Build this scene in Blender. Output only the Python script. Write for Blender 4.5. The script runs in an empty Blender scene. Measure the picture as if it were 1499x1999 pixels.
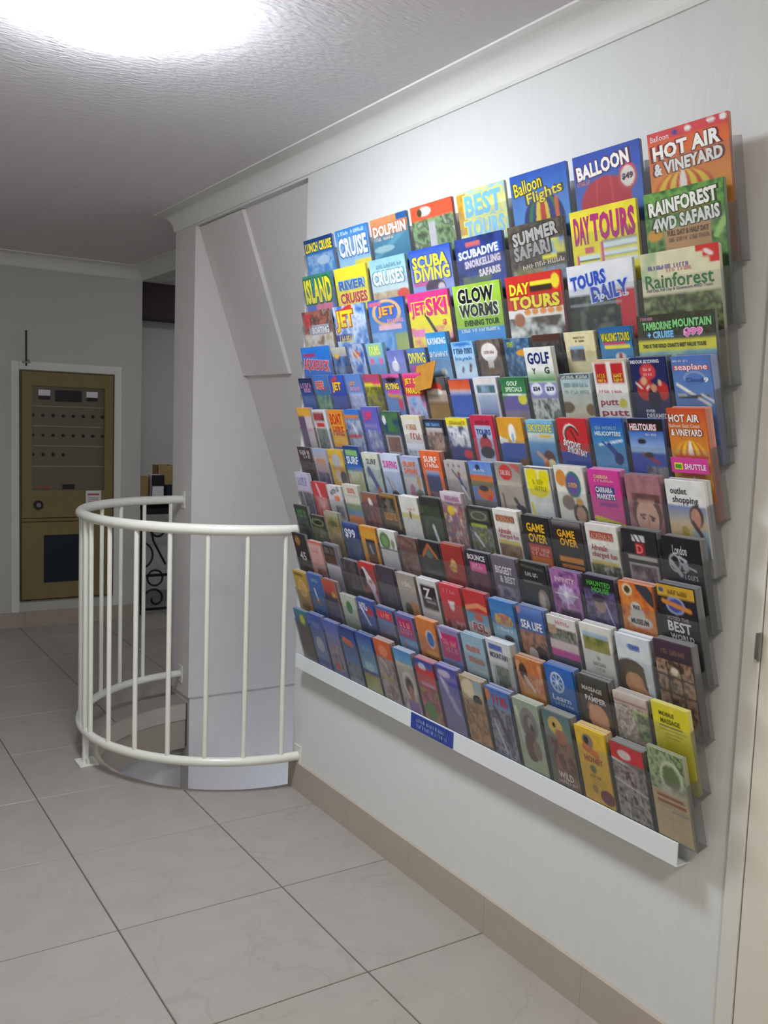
import bpy, bmesh, math, random
import numpy as np
from mathutils import Matrix, Vector

# ------------------------------------------------------------------ camera, world, lights, exposure
S = bpy.context.scene
COL = S.collection
YAW, PITCH, ROLL, F_PX = 0.57135993, -0.0968858996, -0.0363322439, 1806.25
CAM = Vector((-1.708, 0.0, 1.5))
fw = Vector((math.sin(YAW)*math.cos(PITCH), math.cos(YAW)*math.cos(PITCH), math.sin(PITCH)))
rt = Vector((math.cos(YAW), -math.sin(YAW), 0))
dn = fw.cross(rt)
rt2 = rt*math.cos(ROLL) + dn*math.sin(ROLL)
dn2 = dn*math.cos(ROLL) - rt*math.sin(ROLL)
cd = bpy.data.cameras.new('camera')
cam = bpy.data.objects.new('camera', cd); COL.objects.link(cam)
cam.matrix_world = Matrix(((rt2.x, -dn2.x, -fw.x, CAM.x), (rt2.y, -dn2.y, -fw.y, CAM.y), (rt2.z, -dn2.z, -fw.z, CAM.z), (0, 0, 0, 1)))
cd.sensor_fit = 'HORIZONTAL'; cd.sensor_width = 36.0
cd.lens = 36.0*F_PX/1499.0
cd.clip_start = 0.02
S.camera = cam

W = bpy.data.worlds.new('world'); S.world = W; W.use_nodes = True
W.node_tree.nodes['Background'].inputs[0].default_value = (0.75, 0.8, 0.9, 1)
W.node_tree.nodes['Background'].inputs[1].default_value = 0.05
S.view_settings.view_transform = 'Standard'; S.view_settings.look = 'None'
S.view_settings.gamma = 1.0; S.view_settings.use_curve_mapping = False
S.view_settings.exposure = 0.0
S.cycles.transparent_max_bounces = 40
S.cycles.max_bounces = 9

LAMP_E = 80.0            # opal ceiling lamps: emission of the diffuser
LAMPS = [('ceiling_light', (-1.01, 2.43, 2.53), 0.22, (0.86, 0.93, 1.0), LAMP_E, 'round opal ceiling light glowing white above the tiled landing'),
         ('ceiling_light', (-1.05, -0.55, 2.53), 0.20, (1.0, 0.97, 0.88), LAMP_E*1.0, 'round opal ceiling light in the hallway behind the viewer'),
         ('ceiling_light', (1.75, 6.0, 2.53), 0.16, (0.9, 0.94, 1.0), LAMP_E*0.42, 'round opal light added out of view to brighten the side room'),  # added lamp out of view, lifts the otherwise dark side room
         ('ceiling_light', (0.75, 3.55, -0.42), 0.14, (0.72, 0.84, 1.0), LAMP_E*0.55, 'cool round light added in the stair well in place of daylight from below')]  # added lamp under the landing, stands in for bluish daylight from downstairs

# ------------------------------------------------------------------ materials
def hexc(h):
    if len(h) == 3: h = ''.join(x*2 for x in h)
    v = [int(h[i:i+2], 16)/255 for i in (0, 2, 4)]
    return tuple((x/12.92 if x <= .04045 else ((x+.055)/1.055)**2.4) for x in v)

def mat(name, col=(.8, .8, .8), rough=.6, metal=0.0, spec=.5):
    m = bpy.data.materials.new(name); m.use_nodes = True
    b = m.node_tree.nodes['Principled BSDF']
    b.inputs['Base Color'].default_value = (*col, 1); b.inputs['Roughness'].default_value = rough
    b.inputs['Metallic'].default_value = metal; b.inputs['Specular IOR Level'].default_value = spec
    return m

def nodes(m): return m.node_tree.nodes, m.node_tree.links, m.node_tree.nodes['Principled BSDF']

def coords(N, L, scale):
    tc = N.new('ShaderNodeTexCoord'); mp = N.new('ShaderNodeMapping')
    mp.inputs['Scale'].default_value = scale
    g = N.new('ShaderNodeNewGeometry'); L.new(g.outputs['Position'], mp.inputs['Vector'])
    return mp.outputs['Vector']

def plaster(name, col, scale, strength, dist, rough=.7, detail=4, tint=.04):
    m = mat(name, col, rough, spec=.3); N, L, B = nodes(m)
    v = coords(N, L, scale)
    n = N.new('ShaderNodeTexNoise'); n.inputs['Scale'].default_value = 1; n.inputs['Detail'].default_value = detail
    L.new(v, n.inputs['Vector'])
    bp = N.new('ShaderNodeBump'); bp.inputs['Strength'].default_value = strength; bp.inputs['Distance'].default_value = dist
    L.new(n.outputs['Fac'], bp.inputs['Height']); L.new(bp.outputs['Normal'], B.inputs['Normal'])
    r = N.new('ShaderNodeMix'); r.data_type = 'RGBA'
    r.inputs[6].default_value = (*[c*(1-tint) for c in col], 1); r.inputs[7].default_value = (*[min(1, c*(1+tint)) for c in col], 1)
    L.new(n.outputs['Fac'], r.inputs[0]); L.new(r.outputs[2], B.inputs['Base Color'])
    return m

M = {}
M['wall'] = plaster('wall_plaster', hexc('dadad8'), (55, 55, 7), .35, .004, .65)
M['wall_back'] = plaster('back_wall_plaster', hexc('c6c4be'), (60, 60, 60), .2, .002, .7)
M['ceiling'] = plaster('ceiling_stipple', hexc('e2dde0'), (38, 90, 60), .6, .008, .8, 6)
M['cornice'] = mat('cornice_paint', hexc('e4e2de'), .6)
M['recess'] = plaster('recess_render', hexc('dcd7d5'), (40, 40, 8), .25, .003, .75)
M['skirt'] = plaster('skirting_tile', hexc('b1a497'), (14, 14, 14), .08, .001, .4, 6, .07)
M['grout'] = mat('grout', hexc('5f5750'), .9)
M['rail'] = mat('cream_enamel', hexc('e4e3d8'), .28, spec=.5)
M['door'] = mat('door_paint', hexc('e0d9cb'), .5)
M['arch'] = mat('architrave_paint', hexc('dddad2'), .5)
M['steel'] = mat('hinge_steel', hexc('8f8c86'), .35, .8)
M['strip'] = mat('white_rail_plastic', hexc('e2e4e6'), .4)
M['olive'] = plaster('olive_enamel', hexc('83744c'), (90, 90, 90), .1, .0006, .45, 3, .05)
M['olive_dark'] = mat('olive_shadow_line', hexc('4e4326'), .5)
M['module'] = mat('panel_module_grey', hexc('6b6352'), .5)
M['module_edge'] = mat('panel_module_edge', hexc('8e8672'), .5)
M['black'] = mat('black_plastic', hexc('15161a'), .4)
M['navy'] = plaster('navy_card', hexc('1d2530'), (220, 220, 220), .5, .002, .7, 2, .5)
M['paper'] = mat('white_paper', hexc('dfdde0'), .7)
M['maroon'] = mat('dark_maroon_paint', hexc('372832'), .7)
M['iron'] = mat('wrought_iron', hexc('2b2429'), .5, .5)
M['kraft'] = mat('kraft_card', hexc('a48a5c'), .8)
M['red_ink'] = mat('red_ink', hexc('b04a52'), .7)
M['blue_sign'] = mat('blue_sign_film', hexc('2c3f96'), .45)
M['sign_ink'] = mat('sign_lettering', hexc('9fb0dd'), .5)
M['tread'] = plaster('stair_render', hexc('a39689'), (30, 30, 30), .2, .003, .8)

def tile_mat():
    m = mat('floor_tile', hexc('b4ada3'), .38, spec=.4); N, L, B = nodes(m)
    v = coords(N, L, (1, 1, 1))
    oi = N.new('ShaderNodeObjectInfo')
    ad = N.new('ShaderNodeVectorMath'); ad.operation = 'MULTIPLY_ADD'
    L.new(oi.outputs['Random'], ad.inputs[0]); ad.inputs[1].default_value = (7, 5, 3); L.new(v, ad.inputs[2])
    n = N.new('ShaderNodeTexNoise'); n.inputs['Scale'].default_value = 2.2; n.inputs['Detail'].default_value = 5; n.inputs['Distortion'].default_value = 1.2
    L.new(ad.outputs[0], n.inputs['Vector'])
    cr = N.new('ShaderNodeValToRGB')                       # thin grey veins where the noise crosses its middle
    e = cr.color_ramp.elements
    e[0].position = .49; e[0].color = (0, 0, 0, 1); e[1].position = .512; e[1].color = (0, 0, 0, 1)
    k = e.new(.5); k.color = (1, 1, 1, 1)
    L.new(n.outputs['Fac'], cr.inputs['Fac'])
    n2 = N.new('ShaderNodeTexNoise'); n2.inputs['Scale'].default_value = 1.6; L.new(ad.outputs[0], n2.inputs['Vector'])
    mu = N.new('ShaderNodeMath'); mu.operation = 'MULTIPLY'; L.new(cr.outputs['Color'], mu.inputs[0]); L.new(n2.outputs['Fac'], mu.inputs[1])
    m2 = N.new('ShaderNodeMath'); m2.operation = 'MULTIPLY'; L.new(mu.outputs[0], m2.inputs[0]); m2.inputs[1].default_value = .42
    n3 = N.new('ShaderNodeTexNoise'); n3.inputs['Scale'].default_value = 9; n3.inputs['Detail'].default_value = 6; L.new(ad.outputs[0], n3.inputs['Vector'])
    a = N.new('ShaderNodeMix'); a.data_type = 'RGBA'; a.inputs[6].default_value = (*hexc('9a938c'), 1); a.inputs[7].default_value = (*hexc('a9a29b'), 1)
    L.new(n3.outputs['Fac'], a.inputs[0])
    b = N.new('ShaderNodeMix'); b.data_type = 'RGBA'; b.inputs[7].default_value = (*hexc('7c7670'), 1)
    L.new(a.outputs[2], b.inputs[6]); L.new(m2.outputs[0], b.inputs[0]); L.new(b.outputs[2], B.inputs['Base Color'])
    return m
M['tile'] = tile_mat()

def print_mat():
    m = mat('printed_paper', (.8, .8, .8), .42, spec=.35); N, L, B = nodes(m)
    a = N.new('ShaderNodeVertexColor'); a.layer_name = 'Col'
    L.new(a.outputs['Color'], B.inputs['Base Color'])
    return m
M['print'] = print_mat()

def acrylic(name, tint, refl, haze):
    m = bpy.data.materials.new(name); m.use_nodes = True
    N, L = m.node_tree.nodes, m.node_tree.links; N.clear()
    o = N.new('ShaderNodeOutputMaterial'); t = N.new('ShaderNodeBsdfTransparent'); t.inputs[0].default_value = (*tint, 1)
    g = N.new('ShaderNodeBsdfGlossy'); g.inputs['Roughness'].default_value = .12
    f = N.new('ShaderNodeLayerWeight'); f.inputs['Blend'].default_value = .5
    pw = N.new('ShaderNodeMath'); pw.operation = 'POWER'; pw.inputs[1].default_value = 4.0
    L.new(f.outputs['Facing'], pw.inputs[0])
    mu = N.new('ShaderNodeMath'); mu.operation = 'MULTIPLY_ADD'; mu.inputs[1].default_value = refl; mu.inputs[2].default_value = .025
    L.new(pw.outputs[0], mu.inputs[0])
    x = N.new('ShaderNodeMixShader'); L.new(mu.outputs[0], x.inputs[0]); L.new(t.outputs[0], x.inputs[1]); L.new(g.outputs[0], x.inputs[2])
    dz_ = N.new('ShaderNodeBsdfDiffuse'); dz_.inputs[0].default_value = (.75, .76, .77, 1)
    x2 = N.new('ShaderNodeMixShader'); x2.inputs[0].default_value = haze
    L.new(x.outputs[0], x2.inputs[1]); L.new(dz_.outputs[0], x2.inputs[2]); L.new(x2.outputs[0], o.inputs[0])
    return m
M['acrylic'] = acrylic('clear_acrylic', (.975, .98, .985), .45, .028)
M['acrylic_side'] = acrylic('clear_acrylic_edge', (.76, .76, .765), .45, .05)

def lamp_mat(col, e):
    m = bpy.data.materials.new('opal_diffuser'); m.use_nodes = True
    b = m.node_tree.nodes['Principled BSDF']
    b.inputs['Base Color'].default_value = (.9, .9, .9, 1)
    b.inputs['Emission Color'].default_value = (*col, 1); b.inputs['Emission Strength'].default_value = e
    return m

# ------------------------------------------------------------------ mesh helpers
def box(bm, x0, x1, y0, y1, z0, z1, mi=0):
    v = [bm.verts.new(p) for p in ((x0, y0, z0), (x1, y0, z0), (x1, y1, z0), (x0, y1, z0), (x0, y0, z1), (x1, y0, z1), (x1, y1, z1), (x0, y1, z1))]
    for f in ((3, 2, 1, 0), (4, 5, 6, 7), (0, 1, 5, 4), (1, 2, 6, 5), (2, 3, 7, 6), (3, 0, 4, 7)):
        bm.faces.new([v[i] for i in f]).material_index = mi

def rbox(bm, x0, x1, y0, y1, z0, z1, b=.003):
    t = bmesh.new(); box(t, x0, x1, y0, y1, z0, z1)
    bmesh.ops.bevel(t, geom=t.edges[:], offset=b, segments=2, affect='EDGES', profile=.6)
    me = bpy.data.meshes.new('t'); t.to_mesh(me); t.free(); bm.from_mesh(me); bpy.data.meshes.remove(me)

def tube(bm, pts, r, n=12, caps=True):
    pts = [Vector(p) for p in pts]; rings = []
    up = None
    for i, p in enumerate(pts):
        d = (pts[min(i+1, len(pts)-1)] - pts[max(i-1, 0)]).normalized()
        if up is None: up = Vector((0, 0, 1)) if abs(d.z) < .9 else Vector((1, 0, 0))
        a = d.cross(up).normalized(); b = a.cross(d).normalized(); up = b
        rr = r[i] if isinstance(r, (list, tuple)) else r
        rings.append([bm.verts.new(p + rr*(math.cos(2*math.pi*k/n)*a + math.sin(2*math.pi*k/n)*b)) for k in range(n)])
    for A, B_ in zip(rings, rings[1:]):
        for k in range(n): bm.faces.new((A[k], A[(k+1) % n], B_[(k+1) % n], B_[k]))
    if caps: bm.faces.new(rings[0][::-1]); bm.faces.new(rings[-1])

def lathe(bm, prof, n=40, c=(0, 0, 0)):
    rings = [[bm.verts.new((c[0]+r*math.cos(2*math.pi*k/n), c[1]+r*math.sin(2*math.pi*k/n), c[2]+z)) for k in range(n)] for r, z in prof]
    for A, B_ in zip(rings, rings[1:]):
        for k in range(n): bm.faces.new((A[k], A[(k+1) % n], B_[(k+1) % n], B_[k]))
    bm.faces.new(rings[0][::-1]); bm.faces.new(rings[-1])

def obj(name, bm, m, parent=None, smooth=False, loc=None):
    bmesh.ops.recalc_face_normals(bm, faces=bm.faces[:])
    me = bpy.data.meshes.new(name); bm.to_mesh(me); bm.free()
    for x in (m if isinstance(m, (list, tuple)) else [m]): me.materials.append(x)
    if smooth:
        me.shade_smooth() if hasattr(me, 'shade_smooth') else None
    o = bpy.data.objects.new(name, me); COL.objects.link(o)
    if parent: o.parent = parent
    if loc: o.location = loc
    return o

def smooth_by_angle(o, a=40):
    me = o.data
    for p in me.polygons: p.use_smooth = True
    bm = bmesh.new(); bm.from_mesh(me)
    for e in bm.edges:
        if len(e.link_faces) == 2 and e.calc_face_angle(0) > math.radians(a): e.smooth = False
    bm.to_mesh(me); bm.free()

def thing(name, label, cat, loc=(0, 0, 0), group=None):
    o = bpy.data.objects.new(name, None); COL.objects.link(o); o.location = loc
    o.empty_display_size = .1
    tag(o, label, cat, group); return o

def tag(o, label, cat, group=None):
    o['label'] = label; o['category'] = cat
    if group: o['group'] = group
    return o

def struct(name, bm, m, label=None, cat=None, parent=None):
    o = obj(name, bm, m, parent)
    if parent is None:
        o['kind'] = 'structure'
        o['label'] = label; o['category'] = cat
    return o

# ------------------------------------------------------------------ the room
CZ = 2.53               # ceiling
WE = 3.285              # end of the rack wall / start of the stair recess
HC, HR = (0.0, 3.90), 0.615   # stair well opening: centre and radius
bm = bmesh.new()
box(bm, 0, .15, 1.172, WE, 0, CZ); box(bm, 0, .15, .30, 1.172, 2.06, CZ); box(bm, 0, .15, -1.75, .30, 0, CZ)
box(bm, 0, .15, WE, 4.47, 2.43, CZ)                           # lintel over the recess
box(bm, 0, .15, 2.9, WE, -2.6, 0)
struct('wall_right', bm, M['wall'], 'white plastered wall carrying the brochure rack', 'wall')
bm = bmesh.new(); box(bm, -2.75, .0, -1.75, -1.6, 0, CZ)
struct('wall_front', bm, M['wall_back'], 'white hallway wall behind the viewer', 'wall')
bm = bmesh.new(); box(bm, -2.75, -2.6, -1.6, 6.62, 0, CZ)
struct('wall_left', bm, M['wall_back'], 'white hallway wall on the left outside the picture', 'wall')
bm = bmesh.new(); box(bm, -2.75, .43, 6.62, 6.77, 0, CZ)
struct('wall_back', bm, M['wall_back'], 'white end wall holding the olive fire panel', 'wall')
# pillar wall beyond the recess (its narrow end is the white pillar), running down the stair well
bm = bmesh.new(); box(bm, 0, 1.45, 4.47, 4.75, .038, CZ); box(bm, .012, 1.45, 4.482, 4.74, -2.6, .038)
struct('wall_pillar', bm, M['recess'], 'white pillar and side wall beyond the stair recess', 'wall')
# stair enclosure: back wall of the recess and the wall under the landing
bm = bmesh.new(); box(bm, 1.30, 1.45, 3.1, 4.47, -2.6, CZ); box(bm, .15, 1.45, 3.1, WE, -2.6, CZ)
struct('wall_stairwell', bm, M['recess'], 'rear enclosure of the stair recess', 'wall')
# sloping underside that comes down behind the lintel, with the proud board on its far half
def slope_slab(y0, y1, x_top, z_top, z_bot, k, th, proud):
    b = bmesh.new()
    n = Vector((-k, 0, -1)).normalized()*proud if False else Vector((-math.sin(math.atan(k)), 0, -math.cos(math.atan(k))))*proud
    xb = x_top + (z_top - z_bot)/k
    P = [(x_top, z_top), (xb, z_bot), (xb + th, z_bot), (x_top + th, z_top)]
    vs = []
    for y in (y0, y1):
        vs.append([b.verts.new((p[0] + (n.x if i < 2 else 0), y, p[1] + (n.z if i < 2 else 0))) for i, p in enumerate(P)])
    for i in range(4): b.faces.new((vs[0][i], vs[0][(i+1) % 4], vs[1][(i+1) % 4], vs[1][i]))
    b.faces.new(vs[0]); b.faces.new(vs[1][::-1])
    return b
struct('trim_1', slope_slab(3.29, 4.47, .03, 2.44, .30, 2.82, .12, 0.0), M['recess'], 'sloping white underside above the stair recess', 'soffit')
bd = obj('soffit_board', slope_slab(3.952, 4.468, .03, 2.43, 1.715, 2.82, .02, .014), M['recess'], bpy.data.objects['trim_1'])

# header and room beyond
bm = bmesh.new(); box(bm, .43, .58, 4.75, 6.77, 2.46, CZ)
struct('wall_header', bm, M['wall_back'], 'narrow white header above the side opening', 'wall')
for nm, b_, lab in (('wall_side_far', (.43, 2.6, 7.62, 7.75), 'pale far wall of the side room beyond the pillar'), ('wall_side_right', (2.5, 2.6, 4.75, 7.62), 'right hand wall of the side room'),
                    ('wall_side_near', (1.45, 2.6, 4.6, 4.75), 'near wall of the side room'), ('wall_side_left', (.28, .43, 6.77, 7.75), 'left hand wall of the side room')):
    bm = bmesh.new(); box(bm, *b_, 0, CZ); struct(nm, bm, M['wall_back'], lab, 'wall')
bm = bmesh.new(); rbox(bm, .432, 2.5, 7.30, 7.62, 2.262, CZ, .004)
struct('trim_2', bm, M['maroon'], 'dark maroon bulkhead beyond the side opening', 'bulkhead')

# ceiling
bm = bmesh.new(); box(bm, -2.75, 2.6, -1.75, 7.75, CZ, CZ+.1)
struct('ceiling', bm, M['ceiling'], 'textured off-white plaster ceiling', 'ceiling')

# cove cornices: (path of the wall face, room side on the left of travel)
def cornice(name, path, label):
    c = .09; prof = [(0, 0), (.006, 0), (.010, .010)]
    for i in range(0, 9):
        a = math.pi/2*i/8
        prof.append((.010 + (c-.020)*(1-math.cos(a)), .010 + (c-.020)*math.sin(a)))
    prof += [(c, c-.006), (c, c), (0, c)]
    b = bmesh.new(); rings = []
    for i, p in enumerate(path):
        p = Vector((p[0], p[1]))
        d0 = (p - Vector(path[i-1])).normalized() if i else None
        d1 = (Vector(path[i+1]) - p).normalized() if i < len(path)-1 else None
        d0 = d0 or d1; d1 = d1 or d0
        n0, n1 = Vector((-d0.y, d0.x)), Vector((-d1.y, d1.x))
        m = (n0+n1).normalized(); m = m/ max(.3, m.dot(n0))
        rings.append([b.verts.new((p.x + m.x*o, p.y + m.y*o, CZ - c + h)) for o, h in prof])
    k = len(prof)
    for A, B_ in zip(rings, rings[1:]):
        for j in range(k): b.faces.new((A[j], A[(j+1) % k], B_[(j+1) % k], B_[j]))
    b.faces.new(rings[0][::-1]); b.faces.new(rings[-1])
    o = struct(name, b, M['cornice'], label, 'cornice'); smooth_by_angle(o, 35); return o
cornice('trim_3', [(0, -1.6), (0, 4.75), (.42, 4.75)], 'white cove cornice above the brochure rack')
cornice('trim_4', [(.43, 4.76), (.43, 6.62), (-2.6, 6.62)], 'white cove cornice on the far end wall')

# skirting tiles
bm = bmesh.new()
y = 1.213
while y < WE:
    y2 = min(y + .40, WE + .012); 
    if y2 > WE - .1: y2 = WE + .012
    box(bm, -.012, .0, y + .001, y2, 0, .116); y = y2
box(bm, -.0119, .15, WE, WE + .012, -.0, .115)
struct('baseboard_right', bm, M['skirt'], 'beige tile skirting under the brochure rack', 'skirting')
bm = bmesh.new()
for i in range(8): box(bm, .43 - .4*(i+1) + .001, .43 - .4*i, 6.608, 6.62, 0, .105)
struct('baseboard_back', bm, M['skirt'], 'beige tile skirting under the fire panel', 'skirting')

# floor: slab with the well cut out, tiles as parts
def cutters():
    b = bmesh.new(); bmesh.ops.create_cone(b, cap_ends=True, segments=96, radius1=HR, radius2=HR, depth=4)
    c1 = obj('cut_a', b, M['grout'], loc=(HC[0], HC[1], 0))
    b = bmesh.new(); box(b, -.0005, 1.40, WE + .012, 4.51, -2, 2); c2 = obj('cut_b', b, M['grout'])
    return [c1, c2]
CUT = cutters()
def cut(o):
    for c in CUT:
        md = o.modifiers.new('b', 'BOOLEAN'); md.operation = 'DIFFERENCE'; md.object = c; md.solver = 'EXACT'
    dg = bpy.context.evaluated_depsgraph_get()
    me = bpy.data.meshes.new_from_object(o.evaluated_get(dg)); o.modifiers.clear(); old = o.data; o.data = me
    bpy.data.meshes.remove(old)
bm = bmesh.new(); box(bm, -2.75, 2.6, -1.75, 7.75, -.235, -.003)
floor = struct('floor', bm, M['grout'], 'beige square floor tiles with dark joints', 'floor'); cut(floor)
TP, TX, TY, G = .5285, -.407, 2.549, .0022
bm = bmesh.new(); box(bm, G, TP-G, G, TP-G, -.010, 0)
bmesh.ops.bevel(bm, geom=[e for e in bm.edges if all(v.co.z > -.001 for v in e.verts)], offset=.0018, segments=1, affect='EDGES')
tile0 = obj('tile', bm, M['tile'], floor, loc=(0, 0, -50)); tmesh = tile0.data
first = True
for i in range(-5, 7):
    for j in range(-9, 11):
        x, yv = TX + TP*i, TY + TP*j
        if x > 2.5 or yv > 7.7 or x < -2.75-TP or yv < -1.75-TP: continue
        if x > .1 and yv + TP < 4.75: continue                 # behind the walls
        if x >= .43 and yv > 7.62: continue
        if -.1 < x and 3.3 < yv and yv + TP < 4.45 and x > 0: continue
        if yv > 6.62 and x + TP < .28: continue
        if first: o = tile0; first = False
        else: o = bpy.data.objects.new('tile', tmesh); COL.objects.link(o); o.parent = floor
        o.location = (x, yv, 0)
        cx_ = min(max(HC[0], x), x+TP) - HC[0]; cy_ = min(max(HC[1], yv), yv+TP) - HC[1]
        near = math.hypot(cx_, cy_) < HR or (x + TP > 0 and x < 1.4 and yv + TP > WE and yv < 4.5)
        if near:
            o.data = tmesh.copy(); bpy.context.view_layer.update(); cut(o)
            if len(o.data.polygons) == 0: bpy.data.objects.remove(o)
for c in CUT: bpy.data.objects.remove(c)

# lining of the well: tiled nosing, then render down to the underside of the slab
def half_ring(r0, r1, z0, z1, a0=-90, a1=90, n=48):
    b = bmesh.new(); R_ = []
    for k in range(n+1):
        a = math.radians(a0 + (a1-a0)*k/n); ca, sa = -math.cos(a), math.sin(a)
        R_.append([b.verts.new((HC[0]+r*ca, HC[1]+r*sa, z)) for r, z in ((r0, z0), (r0, z1), (r1, z1), (r1, z0))])
    for A, B_ in zip(R_, R_[1:]):
        for j in range(4): b.faces.new((A[j], A[(j+1) % 4], B_[(j+1) % 4], B_[j]))
    b.faces.new(R_[0]); b.faces.new(R_[-1][::-1]); return b
o = struct('trim_5', half_ring(.600, .616, -.085, -.001), M['skirt'], 'curved beige tile edging inside the stair opening', 'edging'); smooth_by_angle(o)
o = struct('wall_well', half_ring(.606, .64, -.24, -.085), M['tread'], 'curved rendered slab edge inside the stair opening', 'wall'); smooth_by_angle(o)
bm = bmesh.new(); box(bm, -2.6, 1.45, 1.8, 6.6, -2.7, -2.6); box(bm, -2.7, -2.6, 1.8, 6.6, -2.6, -.236); box(bm, -2.6, 0, 6.5, 6.6, -2.6, -.236); box(bm, -2.6, 0, 1.8, 1.9, -2.6, -.236)
box(bm, -1.1, .012, 4.60, 4.74, -2.6, -.236)
struct('wall_lower', bm, M['recess'], 'pale walls of the floor below the stair opening', 'wall')
# winding treads going down inside the well
st = thing('stair_flight', 'winding beige treads descending inside the stair opening', 'stairs', (HC[0]+.15, HC[1], -2.6))
for k in range(7):
    a0, a1 = math.radians(80 - 26*k), math.radians(80 - 26*(k+1)); b = bmesh.new(); zt = -.62 - .19*k
    pts = [(.06*-math.cos(a0), .06*math.sin(a0)), (.06*-math.cos(a1), .06*math.sin(a1))]
    arc = [(-.60*math.cos(a0+(a1-a0)*t/5), .60*math.sin(a0+(a1-a0)*t/5)) for t in range(6)]
    poly = [pts[0]] + arc + [pts[1]]
    lo = [b.verts.new((p[0]-.15, p[1], zt-.05+2.6)) for p in poly]; hi = [b.verts.new((p[0]-.15, p[1], zt+2.6)) for p in poly]
    b.faces.new(hi); b.faces.new(lo[::-1])
    for i in range(len(poly)): b.faces.new((lo[i], lo[(i+1) % len(poly)], hi[(i+1) % len(poly)], hi[i]))
    obj('tread', b, M['tread'], st)

# door at the right edge of the picture
bm = bmesh.new(); rbox(bm, -.007, .0, 1.172, 1.213, 0, 2.10, .002); rbox(bm, -.007, .0, .27, 1.213, 2.06, 2.10, .002); rbox(bm, -.007, 0, .27, .31, 0, 2.06, .002)
struct('trim_6', bm, M['arch'], 'cream architrave beside the brochure rack', 'architrave')
bm = bmesh.new(); rbox(bm, -.004, .034, .312, 1.169, .006, 2.058, .002)
d = struct('door_1', bm, M['door'], 'cream flush door at the right edge', 'door')
for z in (1.06, .12, 1.85):
    bm = bmesh.new(); tube(bm, [(-.010, 1.170, z-.03), (-.010, 1.170, z+.03)], .004, 10); box(bm, -.0085, -.0065, 1.172, 1.182, z-.028, z+.028)
    obj('hinge', bm, M['steel'], d)

# ------------------------------------------------------------------ ceiling lamps
for nm, loc, R_, colr, e, lab in LAMPS:
    t = thing(nm, lab, 'ceiling light', loc)
    bm = bmesh.new(); lathe(bm, [(R_*.90, 0), (R_*.97, -.003), (R_*.97, -.020), (R_*.90, -.025)], 48)
    o = obj('base_ring', bm, M['strip'], t); smooth_by_angle(o)
    bm = bmesh.new(); lathe(bm, [(R_*math.cos(a), -.024 - .37*R_*math.sin(a)) for a in [math.pi/2*i/10*.985 for i in range(11)]], 48)
    o = obj('diffuser', bm, lamp_mat(colr, e), t); smooth_by_angle(o, 60)

# ------------------------------------------------------------------ balustrade round the stair opening
RR = .675
t = thing('stair_balustrade', 'cream tubular balustrade curving round the stair opening', 'railing', (-RR, 3.91, 0))
O = Vector((RR, -3.91, 0))
def arc_pts(z, a0, a1, n, r=RR): return [Vector((-r*math.cos(math.radians(a0+(a1-a0)*k/n)), 3.91 + r*math.sin(math.radians(a0+(a1-a0)*k/n)), z)) + O for k in range(n+1)]
bm = bmesh.new(); tube(bm, [Vector((0.0, 3.91-RR, 1.063))+O] + arc_pts(1.063, -88, 88, 60) + [Vector((0.0, 3.91+RR, 1.063))+O], .0215, 16)
o = obj('handrail', bm, M['rail'], t); smooth_by_angle(o)
bm = bmesh.new(); tube(bm, [Vector((0.0, 3.91-RR, .140))+O] + arc_pts(.140, -88, 88, 60) + [Vector((0.0, 3.91+RR, .140))+O], .0185, 16)
o = obj('bottom_rail', bm, M['rail'], t); smooth_by_angle(o)
bm = bmesh.new(); tube(bm, [(0, 0, .145), (0, 0, 1.055)], .0098, 12)
o0 = obj('baluster', bm, M['rail'], t); smooth_by_angle(o0)
for k in range(14):
    a = math.radians(-83.5 + 12.9*k)
    o = o0 if k == 0 else o0.copy()
    if k: COL.objects.link(o)
    o.parent = t; o.location = Vector((-RR*math.cos(a), 3.91 + RR*math.sin(a), 0)) + O
bm = bmesh.new(); a = math.radians(-1.0)
P0 = Vector((-RR*math.cos(a), 3.91 + RR*math.sin(a), 0)) + O
tube(bm, [P0 + Vector((0, 0, .0)), P0 + Vector((0, 0, 1.05))], .0135, 14); o = obj('post', bm, M['rail'], t); smooth_by_angle(o)
bm = bmesh.new(); rbox(bm, P0.x-.035, P0.x+.045, P0.y-.05, P0.y+.05, 0, .008, .003); box(bm, P0.x-.004, P0.x+.004, P0.y-.045, P0.y+.045, .008, .03)
obj('foot_plate', bm, M['rail'], t)
for z, yy in ((1.063, 3.91-RR), (1.063, 3.91+RR), (.14, 3.91-RR), (.14, 3.91+RR)):
    bm = bmesh.new(); rbox(bm, RR-.005, RR, yy-3.91-.03, yy-3.91+.03, z-.045, z+.045, .002); obj('wall_plate', bm, M['rail'], t)
# ------------------------------------------------------------------ fire panel on the end wall
PX0, PX1, PZ0, PZ1, PY = -.405, .228, .185, 1.76, 6.62
bm = bmesh.new()
for x0, x1, z0, z1 in ((PX0-.055, PX0-.004, .105, PZ1+.06), (PX1+.004, PX1+.055, .105, PZ1+.06), (PX0-.004, PX1+.004, PZ1+.004, PZ1+.06)):
    rbox(bm, x0, x1, PY-.012, PY, z0, z1, .003)
struct('trim_7', bm, M['cornice'], 'white timber frame around the fire panel', 'frame')
fp = thing('fire_panel', 'olive metal fire indicator panel set in the end wall', 'control panel', ((PX0+PX1)/2, PY, PZ0))
def prt(name, x0, x1, y0, y1, z0, z1, m, par, b=.002):      # pixel-free: metres from the panel's lower left corner
    bm = bmesh.new(); ox, oz = -(PX1-PX0)/2, 0
    rbox(bm, x0+ox, x1+ox, y0, y1, z0+oz, z1+oz, b); return obj(name, bm, m, par)
PW, PH = PX1-PX0, PZ1-PZ0
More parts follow.
